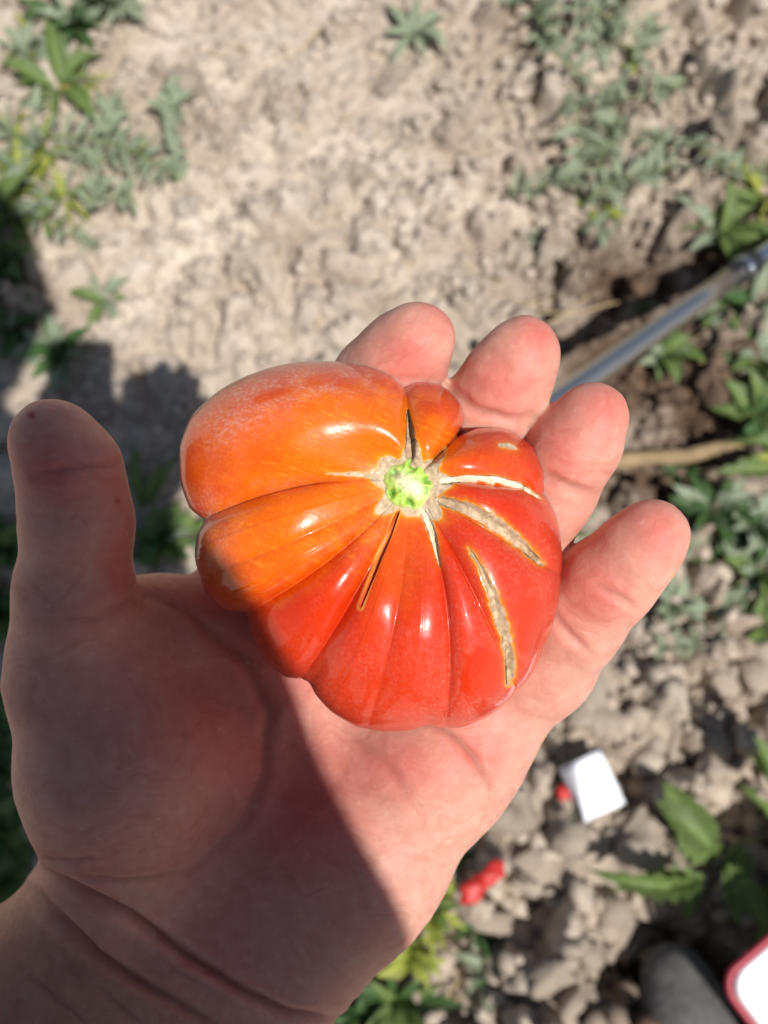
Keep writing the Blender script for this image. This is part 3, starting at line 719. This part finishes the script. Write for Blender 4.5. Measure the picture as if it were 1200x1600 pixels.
# dusty bloom with rubbed clean patches
bloom = .10+.50*ss(a, 520, 800)*ss(b, 620, 900)+.75*ss(-b, -700, -600)*ss(-a, -640, -480)+.35*ss(b, 930, 1100)
bloom = bloom+.5*el(500,755,110,16,-6,.5)+.6*el(350,835,28,55,15,.5)+.45*el(560,860,12,110,38,.6)+.5*el(440,640,150,30,-22,.6)+.4*el(310,800,24,30,0,.6)+.25*el(560,1010,50,90,20,.5)
clean = np.maximum.reduce([el(835,975,26,44,8,.12), el(757,1052,36,36,20,.15), el(806,1062,22,30,20,.3), el(676,640,17,32,-15,.2), el(700,665,15,30,20,.4), el(545,598,24,10,5,.3), el(505,592,30,9,-12,.3), el(425,617,34,7,-18,.4), el(610,600,22,9,10,.4),
    el(495,632,30,12,-20,.5)*.8, el(560,935,70,55,20,.5)*.8, el(530,760,45,30,0,.6)*.7, el(800,800,28,22,30,.4)*.7, el(690,852,35,12,30,.3)*.8, el(845,745,25,30,0,.5)*.8, el(700,790,50,10,0,.5)*.4, el(445,930,50,50,0,.6)*.7, el(590,1075,60,25,0,.5)*.5, el(655,945,14,60,0,.4)*.4])
bloom = np.clip(bloom*(1-clean*.93)*(.35+1.1*n_m)*(1-.8*halo), 0, 1)
spk = ss(n_s, .45, .95)
frost = (el(430,600,150,38,-20,.6)+.8*el(560,585,80,20,5,.6)+.7*el(330,838,26,50,15,.5)+.5*el(315,790,22,34,0,.5)+.6*el(350,650,50,50,-40,.7)+.35*el(520,752,100,11,-5,.5))*(1-clean*.9)*(.25+1.2*n_m)*upper
bl = np.clip(bloom*(.08+.22*spk)+np.clip(frost, 0, 1)*(.16+.50*spk), 0, .75)[:, None]
dust = np.array([.66, .30, .23]); colt = colt*(1-bl)+dust*bl
fib = ss(vn((a*.94+b*.33)/16, (b*.94-a*.33)/1.6, 60), .72, .95)*orange*.28*(1-cork); colt = colt*(1-fib[:, None])+np.array([.85, .42, .05])*fib[:, None]
ck = .55+.45*fbm(a/5, b/5, 70, 3); c2 = ss(fbm(a/5, b/8, 71, 3), .45, .68)[:, None]
corkc = np.array([.60, .46, .31])*ck[:, None]*1.2; corkc = corkc*(1-c2*.5)+np.array([.34, .22, .13])*c2*.5
dA, _ = polydist(a, b, SC['A'][0]); wh = np.exp(-(dA/9)**2)[:, None]; dD, _ = polydist(a, b, SC['D'][0]); wh = np.maximum(wh, np.exp(-(dD/9)**2)[:, None]*.7)
corkc = corkc*(1-wh)+np.array([.75, .66, .52])*wh
dE, _ = polydist(a, b, SC['E'][0]); br = np.exp(-(dE/6)**2)[:, None]*.6; corkc = corkc*(1-br)+np.array([.33, .20, .12])*br
for nm_ in 'BC':
    d_, p_ = polydist(a, b, SC[nm_][0]); m_ = (np.exp(-((d_+wob*.6)/4.2)**2)*ss(fbm(a/9, b/9, 88, 3), .38, .55)*(.35+.65*p_))[:, None]; corkc = corkc*(1-m_*.75)+np.array([.24, .14, .075])*m_*.75
    corkc = corkc*(1-.12*p_[:, None]*np.exp(-(d_/14)**2)[:, None]*np.array([.6, 1, 1.3]))
colt = colt*(1-cork[:, None])+corkc*cork[:, None]
cb = crack[:, None]; colt = colt*(1-cb)+np.array([.20, .02, .01])*cb
edge = np.exp(-((cr-4.5)/1.6)**2)*upper*.7; colt = colt*(1-edge[:, None])+np.array([.75, .36, .08])*edge[:, None]
rough_a = np.clip(.24+.30*bl[:, 0]*1.5+.10*bloom+.6*cork, .12, .85)

tm = NT('tomato_skin')
cat_ = tm.attr('tcol'); nz = tm.noise(1500, 2, .5); tm.l(tm.mix(1.0, cat_, tm.mix(tm.maprange(nz, .3, .7, 0, 1), (.93, .90, .85), (1.07, 1.12, 1.1)), 'MULTIPLY'), tm.b.inputs['Base Color'])
tm.l(tm.attr('trough', 'Fac'), tm.b.inputs['Roughness'])
tm.set(Subsurface_Weight=.35, Subsurface_Scale=.0035, IOR=1.42); tm.b.inputs['Subsurface Radius'].default_value = (1.0, .25, .06)
tm.b.inputs['Specular IOR Level'].default_value = .30
tm.l(tm.maprange(tm.attr('tcork', 'Fac'), 0, 1, .6, 0), tm.b.inputs['Coat Weight']); tm.b.inputs['Coat Roughness'].default_value = .045
n2 = tm.noise(220, 3); bb = tm.bump(n2, .14, .0005); bb = tm.bump(nz, .16, .00014, bb); tm.l(bb, tm.b.inputs['Normal'])
ccm = NT('cork_scar_tissue'); n1 = ccm.noise(700, 4, .6); n2 = ccm.noise(200, 3)
ccm.l(ccm.mix(1.0, ccm.attr('tcol'), ccm.mix(ccm.maprange(n1, .35, .65, 0, 1), (.84, .79, .72), (1.08, 1.08, 1.06)), 'MULTIPLY'), ccm.b.inputs['Base Color'])
ccm.set(Roughness=.85); bb = ccm.bump(n2, .4, .0005); bb = ccm.bump(n1, .4, .0002, bb); ccm.l(bb, ccm.b.inputs['Normal'])

TC = K(SX, SY, .20)
tom = empty('tomato', TC); tag(tom, 'large ribbed orange-red beefsteak tomato with corky cracks lying in the open palm', 'tomato')
def subset(name, mask_v, mat, lift=0.0):
    fm = mask_v[Fcs].min(1) > 0; ff = Fcs[fm]
    used, inv = np.unique(ff, return_inverse=True); ff = inv.reshape(ff.shape)
    me_ = mk(name, (V+nrm*lift)[used]-TC, ff, mat, tom); set_attr(me_.data, 'tcol', colt[used], 'C'); return me_
skin = mk('skin', np.vstack([V, [tp, bt]])-TC, Fcs, tm.m, tom)
bmx = bmesh.new(); bmx.from_mesh(skin.data); bmx.verts.ensure_lookup_table()
for base, pole in ((0, len(V)), ((NTH-1)*NP, len(V)+1)):
    for j in range(0, NP):
        q = [bmx.verts[base+j], bmx.verts[base+(j+1) % NP], bmx.verts[pole]]; fcx = bmx.faces.new(q); fcx.smooth = True
bmesh.ops.recalc_face_normals(bmx, faces=bmx.faces); bmx.to_mesh(skin.data); bmx.free()
app = lambda z, v: np.concatenate([z, [v, v]])
set_attr(skin.data, 'tcol', np.vstack([colt, [colt[0], red]]), 'C'); set_attr(skin.data, 'trough', app(rough_a, .3)); set_attr(skin.data, 'tcork', app(cork, 0))
ce = polydist
m_star = ((rs_ < star-1) & upper).astype(int)
subset('cork_collar', m_star, ccm.m, .00012)
for nm in 'ABCDE':
    pl, (w0, w1, w2) = SC[nm]; dd, pr = polydist(a, b, pl); w = np.where(pr < .5, w0+(w1-w0)*pr*2, w1+(w2-w1)*(pr-.5)*2)
    mk_s = ((dd+wob*min(1, w1/8)-w < -.2) & upper & (m_star == 0)).astype(int)
    ob = subset('cork_scar', mk_s, ccm.m, .00022)
    ob['label'] = {'A': 'pale curved scar running right from the stem', 'B': 'broad brown scar at the right', 'C': 'longest rough scar reaching the lower edge', 'D': 'short tapering pale scar below the stem', 'E': 'brown scar above the stem'}[nm]
# green stem stub
gm = NT('green_stem_scar'); nz = gm.noise(330, 2, .5); nz2 = gm.noise(900, 3)
gm.l(gm.mix(gm.maprange(nz, .35, .65, .25, 0), gm.attr('gcol'), (.22, .36, .05)), gm.b.inputs['Base Color'])
gm.set(Roughness=.45, Subsurface_Weight=.3, Subsurface_Scale=.002); bb = gm.bump(nz, .3, .0005); bb = gm.bump(nz2, .25, .0002, bb); gm.l(bb, gm.b.inputs['Normal'])
zt0 = zt[0].mean(); base_z = -D0+zt0
sr = 41/F*(D0-zt0); nr, nq = 40, 120; Vs = []; gcl = []
for i in range(nr):
    for j in range(nq):
        r_ = i/(nr-1); q = 2*math.pi*j/nq
        edge_ = 1+.05*math.sin(q*5+1)+.025*math.sin(q*9)+.012*math.sin(q*14+2)
        x_ = r_*sr*edge_*math.cos(q); y_ = r_*sr*edge_*math.sin(q)
        hh = .0020*(1-r_**5)
        pit = .0011*max(0, math.sin(q*5.5+.5))*math.exp(-((r_-.68)/.17)**2)
        ux = x_/sr*math.cos(R(-35))+y_/sr*math.sin(R(-35)); uy = -x_/sr*math.sin(R(-35))+y_/sr*math.cos(R(-35))
        rdg = .0016*math.exp(-(uy/.26)**2-((ux-.05)/.55)**2)
        pt = min(1, pit/.0009); rr = min(1, rdg/.0008); g0 = np.array([.42, .62, .10])*(1-pt)+np.array([.14, .30, .02])*pt; ey = max(0, (r_-.80)/.2); g0 = g0*(1-ey)+np.array([.62, .66, .30])*ey; g0 = g0*(1-rr)+np.array([.84, .88, .55])*rr; gcl.append(g0)
        lump = .0005*(float(vn(np.array(x_*1600.), np.array(y_*1600.), 5))-.5)
        Vs.append(C3(0, 0, 0)+AX*((SX-2-600)/F*(D0-zt0)+x_)+AU*((800-757)/F*(D0-zt0)+y_)+AZ*(base_z+.0002+hh-pit+rdg+lump*(r_ < .95)-.0018*(r_ > .97)))
ms = mk('stem_stub', np.array(Vs)-TC, grid_faces(nr, nq, True), gm.m, tom)
set_attr(ms.data, 'gcol', np.array(gcl), 'C')

#@@PERSON
# ------------------------------------------------------------------ person
def smin(a_, b_, k):
    h = np.clip(.5+.5*(b_-a_)/k, 0, 1); return b_*(1-h)+a_*h-k*h*(1-h)
class SDF:
    def __init__(s, lo, hi, vox):
        s.vox = vox; s.lo = np.array(lo); n = np.ceil((np.array(hi)-s.lo)/vox).astype(int)
        s.n = n; s.f = np.full(n, .03+vox*4, np.float32)
        s.ax = [s.lo[i]+vox*np.arange(n[i], dtype=np.float32) for i in range(3)]
    def cone(s, p, q, r1, r2, k):
        p = np.array(p, np.float32); q = np.array(q, np.float32); m = max(r1, r2)+k*1.5+.004+s.vox*3
        lo = np.minimum(p, q)-m; hi = np.maximum(p, q)+m
        i0 = np.clip(((lo-s.lo)/s.vox).astype(int), 0, s.n); i1 = np.clip(((hi-s.lo)/s.vox).astype(int)+1, 0, s.n)
        if (i1 <= i0).any(): return
        X, Y, Z = np.meshgrid(*[s.ax[i][i0[i]:i1[i]] for i in range(3)], indexing='ij', sparse=True)
        d = q-p; L2 = max(1e-12, float((d*d).sum()))
        t_ = np.clip(((X-p[0])*d[0]+(Y-p[1])*d[1]+(Z-p[2])*d[2])/L2, 0, 1)
        dist = np.sqrt((X-p[0]-t_*d[0])**2+(Y-p[1]-t_*d[1])**2+(Z-p[2]-t_*d[2])**2)-(r1+(r2-r1)*t_)
        sl = tuple(slice(i0[i], i1[i]) for i in range(3)); s.f[sl] = smin(s.f[sl], dist.astype(np.float32), k)
    def mesh(s):
        g = vdb.FloatGrid(.03+s.vox*4); g.copyFromArray(s.f)
        pts, quads = g.convertToQuads(isovalue=0.0)[:2]
        return np.asarray(pts, float)*s.vox+s.lo, np.asarray(quads)[:, ::-1].astype(int)
# hand in the lens frame (x right, y up, z out of the lens); nodes are photo pixel, depth, radius in pixels
def hn(px, py, d, r): return (np.array([(px-600)/F*d, (800-py)/F*d, -d]), r*d/F)
HS = SDF((-.20, -.23, -.262), (.088, .068, -.135), .00075)
def chain(nodes, k):
    ns = [hn(*n) for n in nodes]
    for (p, r1), (q, r2) in zip(ns, ns[1:]): HS.cone(p, q, r1, r2, k)
KP = .009
# palm
chain([(150,1455,.226,125), (250,1250,.228,120), (330,1030,.226,92)], KP)
chain([(240,1490,.228,140), (360,1260,.233,100), (470,1010,.228,95)], KP)
chain([(330,1520,.228,135), (480,1290,.232,110), (600,1060,.228,92)], KP)
chain([(430,1520,.226,118), (560,1350,.224,122), (690,1180,.220,112), (745,1120,.218,100)], KP)
# forearm
chain([(-330,2010,.235,300), (-40,1690,.230,225), (165,1520,.228,150)], .014)
chain([(-100,2050,.235,280), (150,1720,.232,205), (300,1560,.229,150)], .014)
# thenar
chain([(192,1335,.214,116), (190,1195,.207,138), (166,1070,.206,115)], .010)
chain([(180,1180,.210,110),(300,1180,.220,100)], .012)
# thumb
chain([(122,1060,.203,112), (117,930,.196,86), (121,815,.190,79), (109,735,.187,73), (84,690,.185,66)], .005)
# web
chain([(130,1000,.208,75), (250,975,.216,62), (380,985,.222,75)], .010)
# fingers
KF = .0035
chain([(360,985,.226,88), (450,800,.226,84), (545,668,.212,77), (598,598,.202,74), (629,560,.195,68), (652,531,.190,59)], KF)
chain([(500,1000,.228,88), (610,850,.226,82), (710,735,.210,72), (762,645,.199,69), (795,590,.193,65), (817,553,.190,58)], KF)
chain([(620,1050,.228,88), (720,930,.222,80), (812,850,.206,68), (862,765,.196,66), (902,696,.190,63), (926,653,.187,56)], KF)
chain([(735,1130,.220,92), (850,1040,.210,76), (902,968,.201,71), (955,905,.194,67), (1000,858,.189,60), (1021,834,.187,54)], KF)
# finger pads
for (x, y, d_, r) in ((818, 565, .187, 62), (650, 540, .187, 58), (918, 668, .184, 60), (1012, 842, .184, 56), (88, 705, .180, 64), (735,700,.204,62)):
    pass
hv, hq = HS.mesh()
pxh = 600+hv[:, 0]/-hv[:, 2]*F; pyh = 800-hv[:, 1]/-hv[:, 2]*F
hv_e = hv[hq]
nf = np.cross(hv_e[:, 2]-hv_e[:, 0], hv_e[:, 3]-hv_e[:, 1]); nv = np.zeros_like(hv)
for k in range(4): np.add.at(nv, hq[:, k], nf)
nv /= np.linalg.norm(nv, axis=1, keepdims=True)+1e-12
if nv[np.argmax(hv[:, 2]), 2] < 0: nv = -nv; hq = hq[:, ::-1]
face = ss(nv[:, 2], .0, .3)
CR = [([(45,1352),(120,1388),(200,1428),(300,1498),(380,1548),(450,1583),(530,1594)], 8, 2.0, 1.2), ([(40,1382),(90,1430),(150,1490),(210,1530),(280,1568),(350,1612)], 8, 1.8, 1.0),
      ([(120,1366),(180,1376),(240,1372),(290,1362)], 5, .5, .6), ([(70,1340),(110,1345),(160,1340)], 4, .35, .5),
      ([(30,1510),(110,1580),(160,1620)], 5, .4, .5), ([(150,1540),(220,1600)], 5, .3, .4), ([(260,1510),(330,1545)], 4, .25, .4),
      ([(100,966),(160,968)], 6, .35, .6), ([(200,915),(300,960),(380,1030),(420,1110),(415,1210),(375,1300),(300,1362)], 10, 1.1, .7),
      ([(400,1000),(470,1080),(500,1180)], 12, .5, .35),
      ([(640,1110),(700,1142),(740,1180),(766,1228),(768,1250)], 7, 1.0, 1.0), ([(540,1140),(600,1190),(650,1260)], 9, .35, .3), ([(560,1240),(630,1250)], 3, .1, .2),
      ([(695,600),(740,637),(795,655),(830,652)], 7, 1.0, .8), ([(840,733),(888,760),(930,770)], 7, .95, .8), ([(835,738),(880,768)], 4, .25, .3),
      ([(935,915),(965,930),(1003,953)], 6, .9, .8), ([(858,952),(890,990),(930,1026)], 7, .95, .75), ([(30,748),(110,733),(196,722)], 6, .4, .5), ([(45,760),(110,748),(180,745)], 4, .15, .2),
      ([(430,1330),(470,1400),(500,1480)], 6, .15, .2), ([(520,1300),(560,1380),(580,1440)], 6, .15, .2), ([(150,960),(200,940),(240,930)], 7, .4, .5), ([(560,575),(610,590),(680,592)], 6, .4, .4)]
cre = np.zeros(len(hv)); dsp = np.zeros(len(hv))
for pl, w, dp, ci in CR:
    wj = 4*(vn(pxh/40, pyh/40, 33)-.5)
    dd, pr = polydist(pxh+wj, pyh+wj*.7, pl); tp_ = np.sin(np.clip(pr, .04, .96)*math.pi)**.5
    g_ = np.exp(-(dd/w)**2)*tp_; dsp -= dp*.001*g_; dsp += .25*dp*.001*np.exp(-((dd-w*2.2)/(w*1.2))**2)*tp_; cre = np.maximum(cre, np.exp(-(dd/(w*.8))**2)*ci*tp_)
dsp += .0007*(fbm(pxh/55, pyh/55, 44, 3)-.5)
dsp += .00030*(vn((pxh*.8+pyh*.6)/55, (pyh*.8-pxh*.6)/9, 45)-.5)*ss(pyh, 1300, 1500)
hv = hv+nv*(dsp*face)[:, None]; cre *= face
# skin pigment, plus a shade tint over the palm
def eh(cx, cy, rx, ry): return np.exp(-(((pxh-cx)/rx)**2+((pyh-cy)/ry)**2))
pink = .35*fbm(pxh/70, pyh/70, 81, 3)+.10
for c_ in ((700,480,60,60),(840,520,50,50),(950,640,60,60),(1030,830,50,60),(880,700,40,60),(940,930,60,60),(400,1050,140,110),(480,1250,110,160),(620,1200,120,60),(190,890,40,60),(740,1180,60,50),(80,740,60,60),(640,560,60,60),(780,600,60,60),(350,940,90,50)): pink = np.maximum(pink, .9*eh(*c_)+.2*pink)
pink = np.maximum(pink, .62*eh(340, 1150, 330, 300))  # broad pink added to redden the shaded part of the palm
for c_ in ((890,1080,60,60),(830,1150,60,90),(760,1300,90,100),(160,1200,110,110)): pink = pink*(1-.5*eh(*c_))
backv = (1-face)
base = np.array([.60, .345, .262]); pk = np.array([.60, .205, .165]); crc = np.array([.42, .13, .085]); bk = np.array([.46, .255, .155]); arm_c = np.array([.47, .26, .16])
hc = base*(1-pink[:, None])+pk*pink[:, None]
am = ss(pyh-.55*(pxh-50), 1340, 1480)[:, None]*.75; hc = hc*(1-am)+arm_c*am
hc = hc*(1-cre[:, None]*.75)+crc*cre[:, None]*.75
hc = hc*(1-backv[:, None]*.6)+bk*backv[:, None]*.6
mott = (fbm(pxh/9, pyh/9, 90, 3)-.5)[:, None]; hc = np.clip(hc*(1+.16*mott*np.array([.6, 1.2, 1.2])), 0, 1)
for (cx_, cy_, r_) in ((50, 649, 4.5), (183, 781, 3.5), (100, 968, 0)):
    if r_: q = np.exp(-(np.hypot((pxh-cx_)*.8, pyh-cy_)/r_)**2)[:, None]*face[:, None]; hc = hc*(1-q)+np.array([.35, .02, .03])*q
hw = C3(0, 0, 0)+hv[:, [0]]*AX+hv[:, [1]]*AU+hv[:, [2]]*AZ

# rest of the photographer, standing bent over the plant row, behind and above the lens
BS = SDF((-.48, -.95, -.32), (.40, .22, .56), .009)
def bc(p, q, r1, r2, k=.03): BS.cone(p, q, r1, r2, k)
bc((-.055, .075, .40), (-.048, .040, .34), .092, .080); bc((-.045,-.02,.30), (-.045,-.035,.28), .05, .035)
bc((-.045, .00, .255), (-.045, -.005, .262), .014, .012, .01); bc((-.125, .02, .37), (-.13, .02, .37), .02, .018, .01); bc((.03, .02, .37), (.036, .02, .37), .02, .018, .01)
bc((-.05, -.02, .39), (-.05, -.11, .37), .052, .050)
# right arm to the phone
bc((.112, -.21, .345), (.12, -.36, .13), .040, .040); bc((.12, -.36, .13), (.015, -.13, .045), .038, .026); bc((.015, -.13, .045), (-.02, -.075, .028), .027, .022, .015)
for fy in (-.045, -.066, -.087, -.105): bc((-.015, fy-.01, .024), (-.052, fy+.006, .016), .009, .0075, .006); bc((-.052, fy+.006, .016), (-.068, fy+.006, .002), .0078, .007, .006)
bc((-.005, -.08, .022), (.0165, -.045, .012), .012, .009, .008)
# left arm towards the visible hand
p0, r0_ = hn(60, 1760, .232, 215)
bc((-.22, -.21, .34), (-.225, -.34, -.02), .046, .042); bc((-.225, -.34, -.02), tuple(p0), .042, r0_*.92)
bv, bq = BS.mesh(); bw = C3(0, 0, 0)+bv[:, [0]]*AX+bv[:, [1]]*AU+bv[:, [2]]*AZ

sk = NT('skin')
nz1 = sk.noise(260, 4, .6); nz2 = sk.noise(1400, 3, .6); nz3 = sk.noise(45, 3)
sc_ = sk.mix(1.0, sk.attr('skin'), sk.mix(sk.maprange(nz1, .3, .7, 0, 1), (.94, .88, .87), (1.04, 1.07, 1.07)), 'MULTIPLY')
sk.l(sk.mix(1.0, sc_, sk.mix(sk.maprange(nz3, .35, .65, 0, 1), (.97, .90, .90), (1.0, 1.04, 1.03)), 'MULTIPLY'), sk.b.inputs['Base Color'])
sk.set(Roughness=.52, Subsurface_Weight=.85, Subsurface_Scale=.0050, IOR=1.4); sk.b.inputs['Subsurface Radius'].default_value = (1.0, .28, .16)
sk.b.inputs['Specular IOR Level'].default_value = .32
tcx = sk.n('ShaderNodeTexCoord'); vor = sk.n('ShaderNodeTexVoronoi'); vor.feature = 'DISTANCE_TO_EDGE'; vor.inputs['Scale'].default_value = 1900; sk.l(tcx.outputs['Object'], vor.inputs['Vector'])
mpx = sk.n('ShaderNodeMapping'); mpx.inputs['Rotation'].default_value = (0, 0, R(35)); mpx.inputs['Scale'].default_value = (1, 2.1, 1.4); nzw = sk.n('ShaderNodeTexNoise'); nzw.inputs['Scale'].default_value = 60; sk.l(tcx.outputs['Object'], nzw.inputs['Vector'])
vm = sk.n('ShaderNodeMixRGB'); vm.inputs[0].default_value = .035; sk.l(tcx.outputs['Object'], vm.inputs[1]); sk.l(nzw.outputs['Color'], vm.inputs[2]); sk.l(vm.outputs[0], mpx.inputs[0])
v2 = sk.n('ShaderNodeTexVoronoi'); v2.feature = 'DISTANCE_TO_EDGE'; v2.inputs['Scale'].default_value = 95; sk.l(mpx.outputs[0], v2.inputs['Vector'])
v3 = sk.n('ShaderNodeTexVoronoi'); v3.feature = 'DISTANCE_TO_EDGE'; v3.inputs['Scale'].default_value = 330; sk.l(mpx.outputs[0], v3.inputs['Vector'])
ln = sk.maprange(v2.outputs['Distance'], 0, .05, 0, 1); ln3 = sk.maprange(v3.outputs['Distance'], 0, .09, 0, 1)
wr = sk.n('ShaderNodeTexNoise'); wr.inputs['Scale'].default_value = 260; wr.inputs['Detail'].default_value = 3; mp2 = sk.n('ShaderNodeMapping'); mp2.inputs['Rotation'].default_value = (0, 0, R(-38)); mp2.inputs['Scale'].default_value = (.22, 1.6, .6); sk.l(vm.outputs[0], mp2.inputs[0]); sk.l(mp2.outputs[0], wr.inputs['Vector'])
bb = sk.bump(vor.outputs['Distance'], .15, .0003); bb = sk.bump(wr.outputs['Fac'], .30, .0007, bb); bb = sk.bump(ln, .06, .0002, bb)
wcol = sk.b.inputs['Base Color'].links[0].from_socket
wcol = sk.mix(1.0, wcol, sk.mix(sk.maprange(wr.outputs['Fac'], .36, .5, 0, 1), (.95, .88, .87), (1, 1, 1)), 'MULTIPLY')
wcol = sk.mix(1.0, wcol, sk.mix(ln, (.975, .94, .93), (1, 1, 1)), 'MULTIPLY')
fl = sk.maprange(sk.noise(520, 4, .7), .63, .70, 0, .28)
wcol = sk.mix(fl, wcol, (.70, .55, .38))
sk.l(wcol, sk.b.inputs['Base Color'])
bb = sk.bump(nz1, .22, .0010, bb); bb = sk.bump(nz2, .22, .0003, bb); sk.l(bb, sk.b.inputs['Normal'])
PR = K(200, 1400, .22)
person = empty('person', PR); tag(person, 'person in blue shirt holding the tomato on an open left palm with spread fingers', 'person')
VV = np.vstack([hw, bw])-PR; QQ = np.vstack([hq, bq[:, ::1]+len(hw)])
body = mk('body', VV, QQ, sk.m, person)
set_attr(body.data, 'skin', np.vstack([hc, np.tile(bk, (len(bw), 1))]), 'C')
CS = SDF((-.55, -1.2, -.95), (.55, .25, .56), .012)
def ccn(p, q, r1, r2, k=.03): CS.cone(p, q, r1, r2, k)
ccn((-.19, -.20, .35), (.07, -.175, .35), .068, .060, .02); ccn((.037, -.077, .25), (.0625, -.1005, .25), .042, .043, .008); ccn((.0625, -.1005, .25), (.0755, -.124, .25), .043, .043, .008); ccn((.0755, -.124, .25), (.098, -.182, .25), .043, .044, .008); ccn((.098, -.182, .25), (.08, -.20, .34), .044, .05, .02); ccn((-.05, -.15, .36), (-.05, -.16, .36), .075, .07, .03)  # unseen front shoulder roll shaped to cast the shade edge over palm and tomato
for sx in (-1, 0, 1): ccn((-.045+sx*.09, -.24, .35), (-.04+sx*.085, -.80, .14), .085, .09, .05)
ccn((.115, -.20, .35), (.118, -.345, .15), .053, .052, .03); ccn((-.21, -.20, .35), (-.225, -.33, .03), .055, .052, .03)
sv, sq = CS.mesh(); shirt_m = simple_mat('blue_cotton', (.09, .14, .26), .85, 300, .2, .3, .0005)
mk('shirt', C3(0, 0, 0)+sv[:, [0]]*AX+sv[:, [1]]*AU+sv[:, [2]]*AZ-PR, sq, shirt_m, person)
# trousers and shoes in world axes
TS = SDF((-.45, -1.2, .02), (.55, -.15, 1.0), .012)
foot_r = np.array([.355, -.375, .0]); foot_l = np.array([-.25, -.50, .0])
for ft, hx in ((foot_r, .10), (foot_l, -.15)):
    TS.cone(ft+[0, -.02, .08], (ft[0]*.95, ft[1]-.14, .45), .050, .062, .02); TS.cone((ft[0]*.95, ft[1]-.14, .45), (hx, -.88, .83), .065, .09, .03)
TS.cone((-.12, -.88, .85), (.08, -.88, .85), .11, .11, .03)
tv, tq = TS.mesh(); grey_cl = simple_mat('grey_cloth', (.105, .10, .095), .95, 120, .6, .8, .002)
mk('trousers', tv-PR, tq, grey_cl, person)
def shoe(ft, az):
    FSH = SDF((-.07, -.06, 0.0), (.07, .27, .12), .004)
    FSH.cone((0, -.005, .045), (0, .06, .045), .040, .038, .02); FSH.cone((0, .06, .042), (.004, .17, .034), .040, .036, .02); FSH.cone((.0, .17, .034), (.012, .20, .030), .038, .030, .02)
    FSH.cone((0, -.01, .06), (0, .03, .085), .036, .034, .02)
    v_, q_ = FSH.mesh(); v_[:, 2] = np.maximum(v_[:, 2], .012)
    c, s_ = math.cos(az), math.sin(az); w_ = np.stack([v_[:, 0]*c-v_[:, 1]*s_, v_[:, 0]*s_+v_[:, 1]*c, v_[:, 2]], -1)+ft
    mk('shoe', w_-PR, q_, grey_cl, person)
shoe(foot_r, R(29)); shoe(foot_l, R(5))

# the phone that takes the picture (its shadow is in the photograph)
ph_m = simple_mat('phone_black', (.03, .03, .035), .3, 20, .1, 0)
def rbox(x0, x1, y0, y1, z0, z1, rad, n=6):
    cxx, cyy = (x0+x1)/2, (y0+y1)/2; hx, hy = (x1-x0)/2, (y1-y0)/2
    l = [[(q[0]+cxx, q[1]+cyy, z) for q in rrect(hx-i_, hy-i_, rad, 0, n)] for z, i_ in ((z0, .001), (z0+.001, 0), (z1-.001, 0), (z1, .001))]
    nc_ = len(l[0]); Fq = [list(q) for q in grid_faces(4, nc_, True)]; Fq.append(list(range(nc_))[::-1]); Fq.append([3*nc_+k for k in range(nc_)])
    return np.array(l).reshape(-1, 3), Fq
v_, f_ = rbox(-.064, .010, -.118, .037, .0015, .0095, .008)
phone = empty('smartphone', C3(-.027, -.04, .005)); tag(phone, 'black smartphone held above the tomato, casting a square-cornered shadow', 'phone')
pc_ = C3(-.027, -.04, .005)
conv = lambda v_: C3(0, 0, 0)+v_[:, [0]]*AX+v_[:, [1]]*AU+v_[:, [2]]*AZ-pc_
mk('case', conv(v_), f_, ph_m, phone, smooth=False)
v_, f_ = rbox(-.061, .007, -.114, .033, .0096, .0102, .006); mk('screen', conv(v_), f_, M['black'], phone, smooth=False)
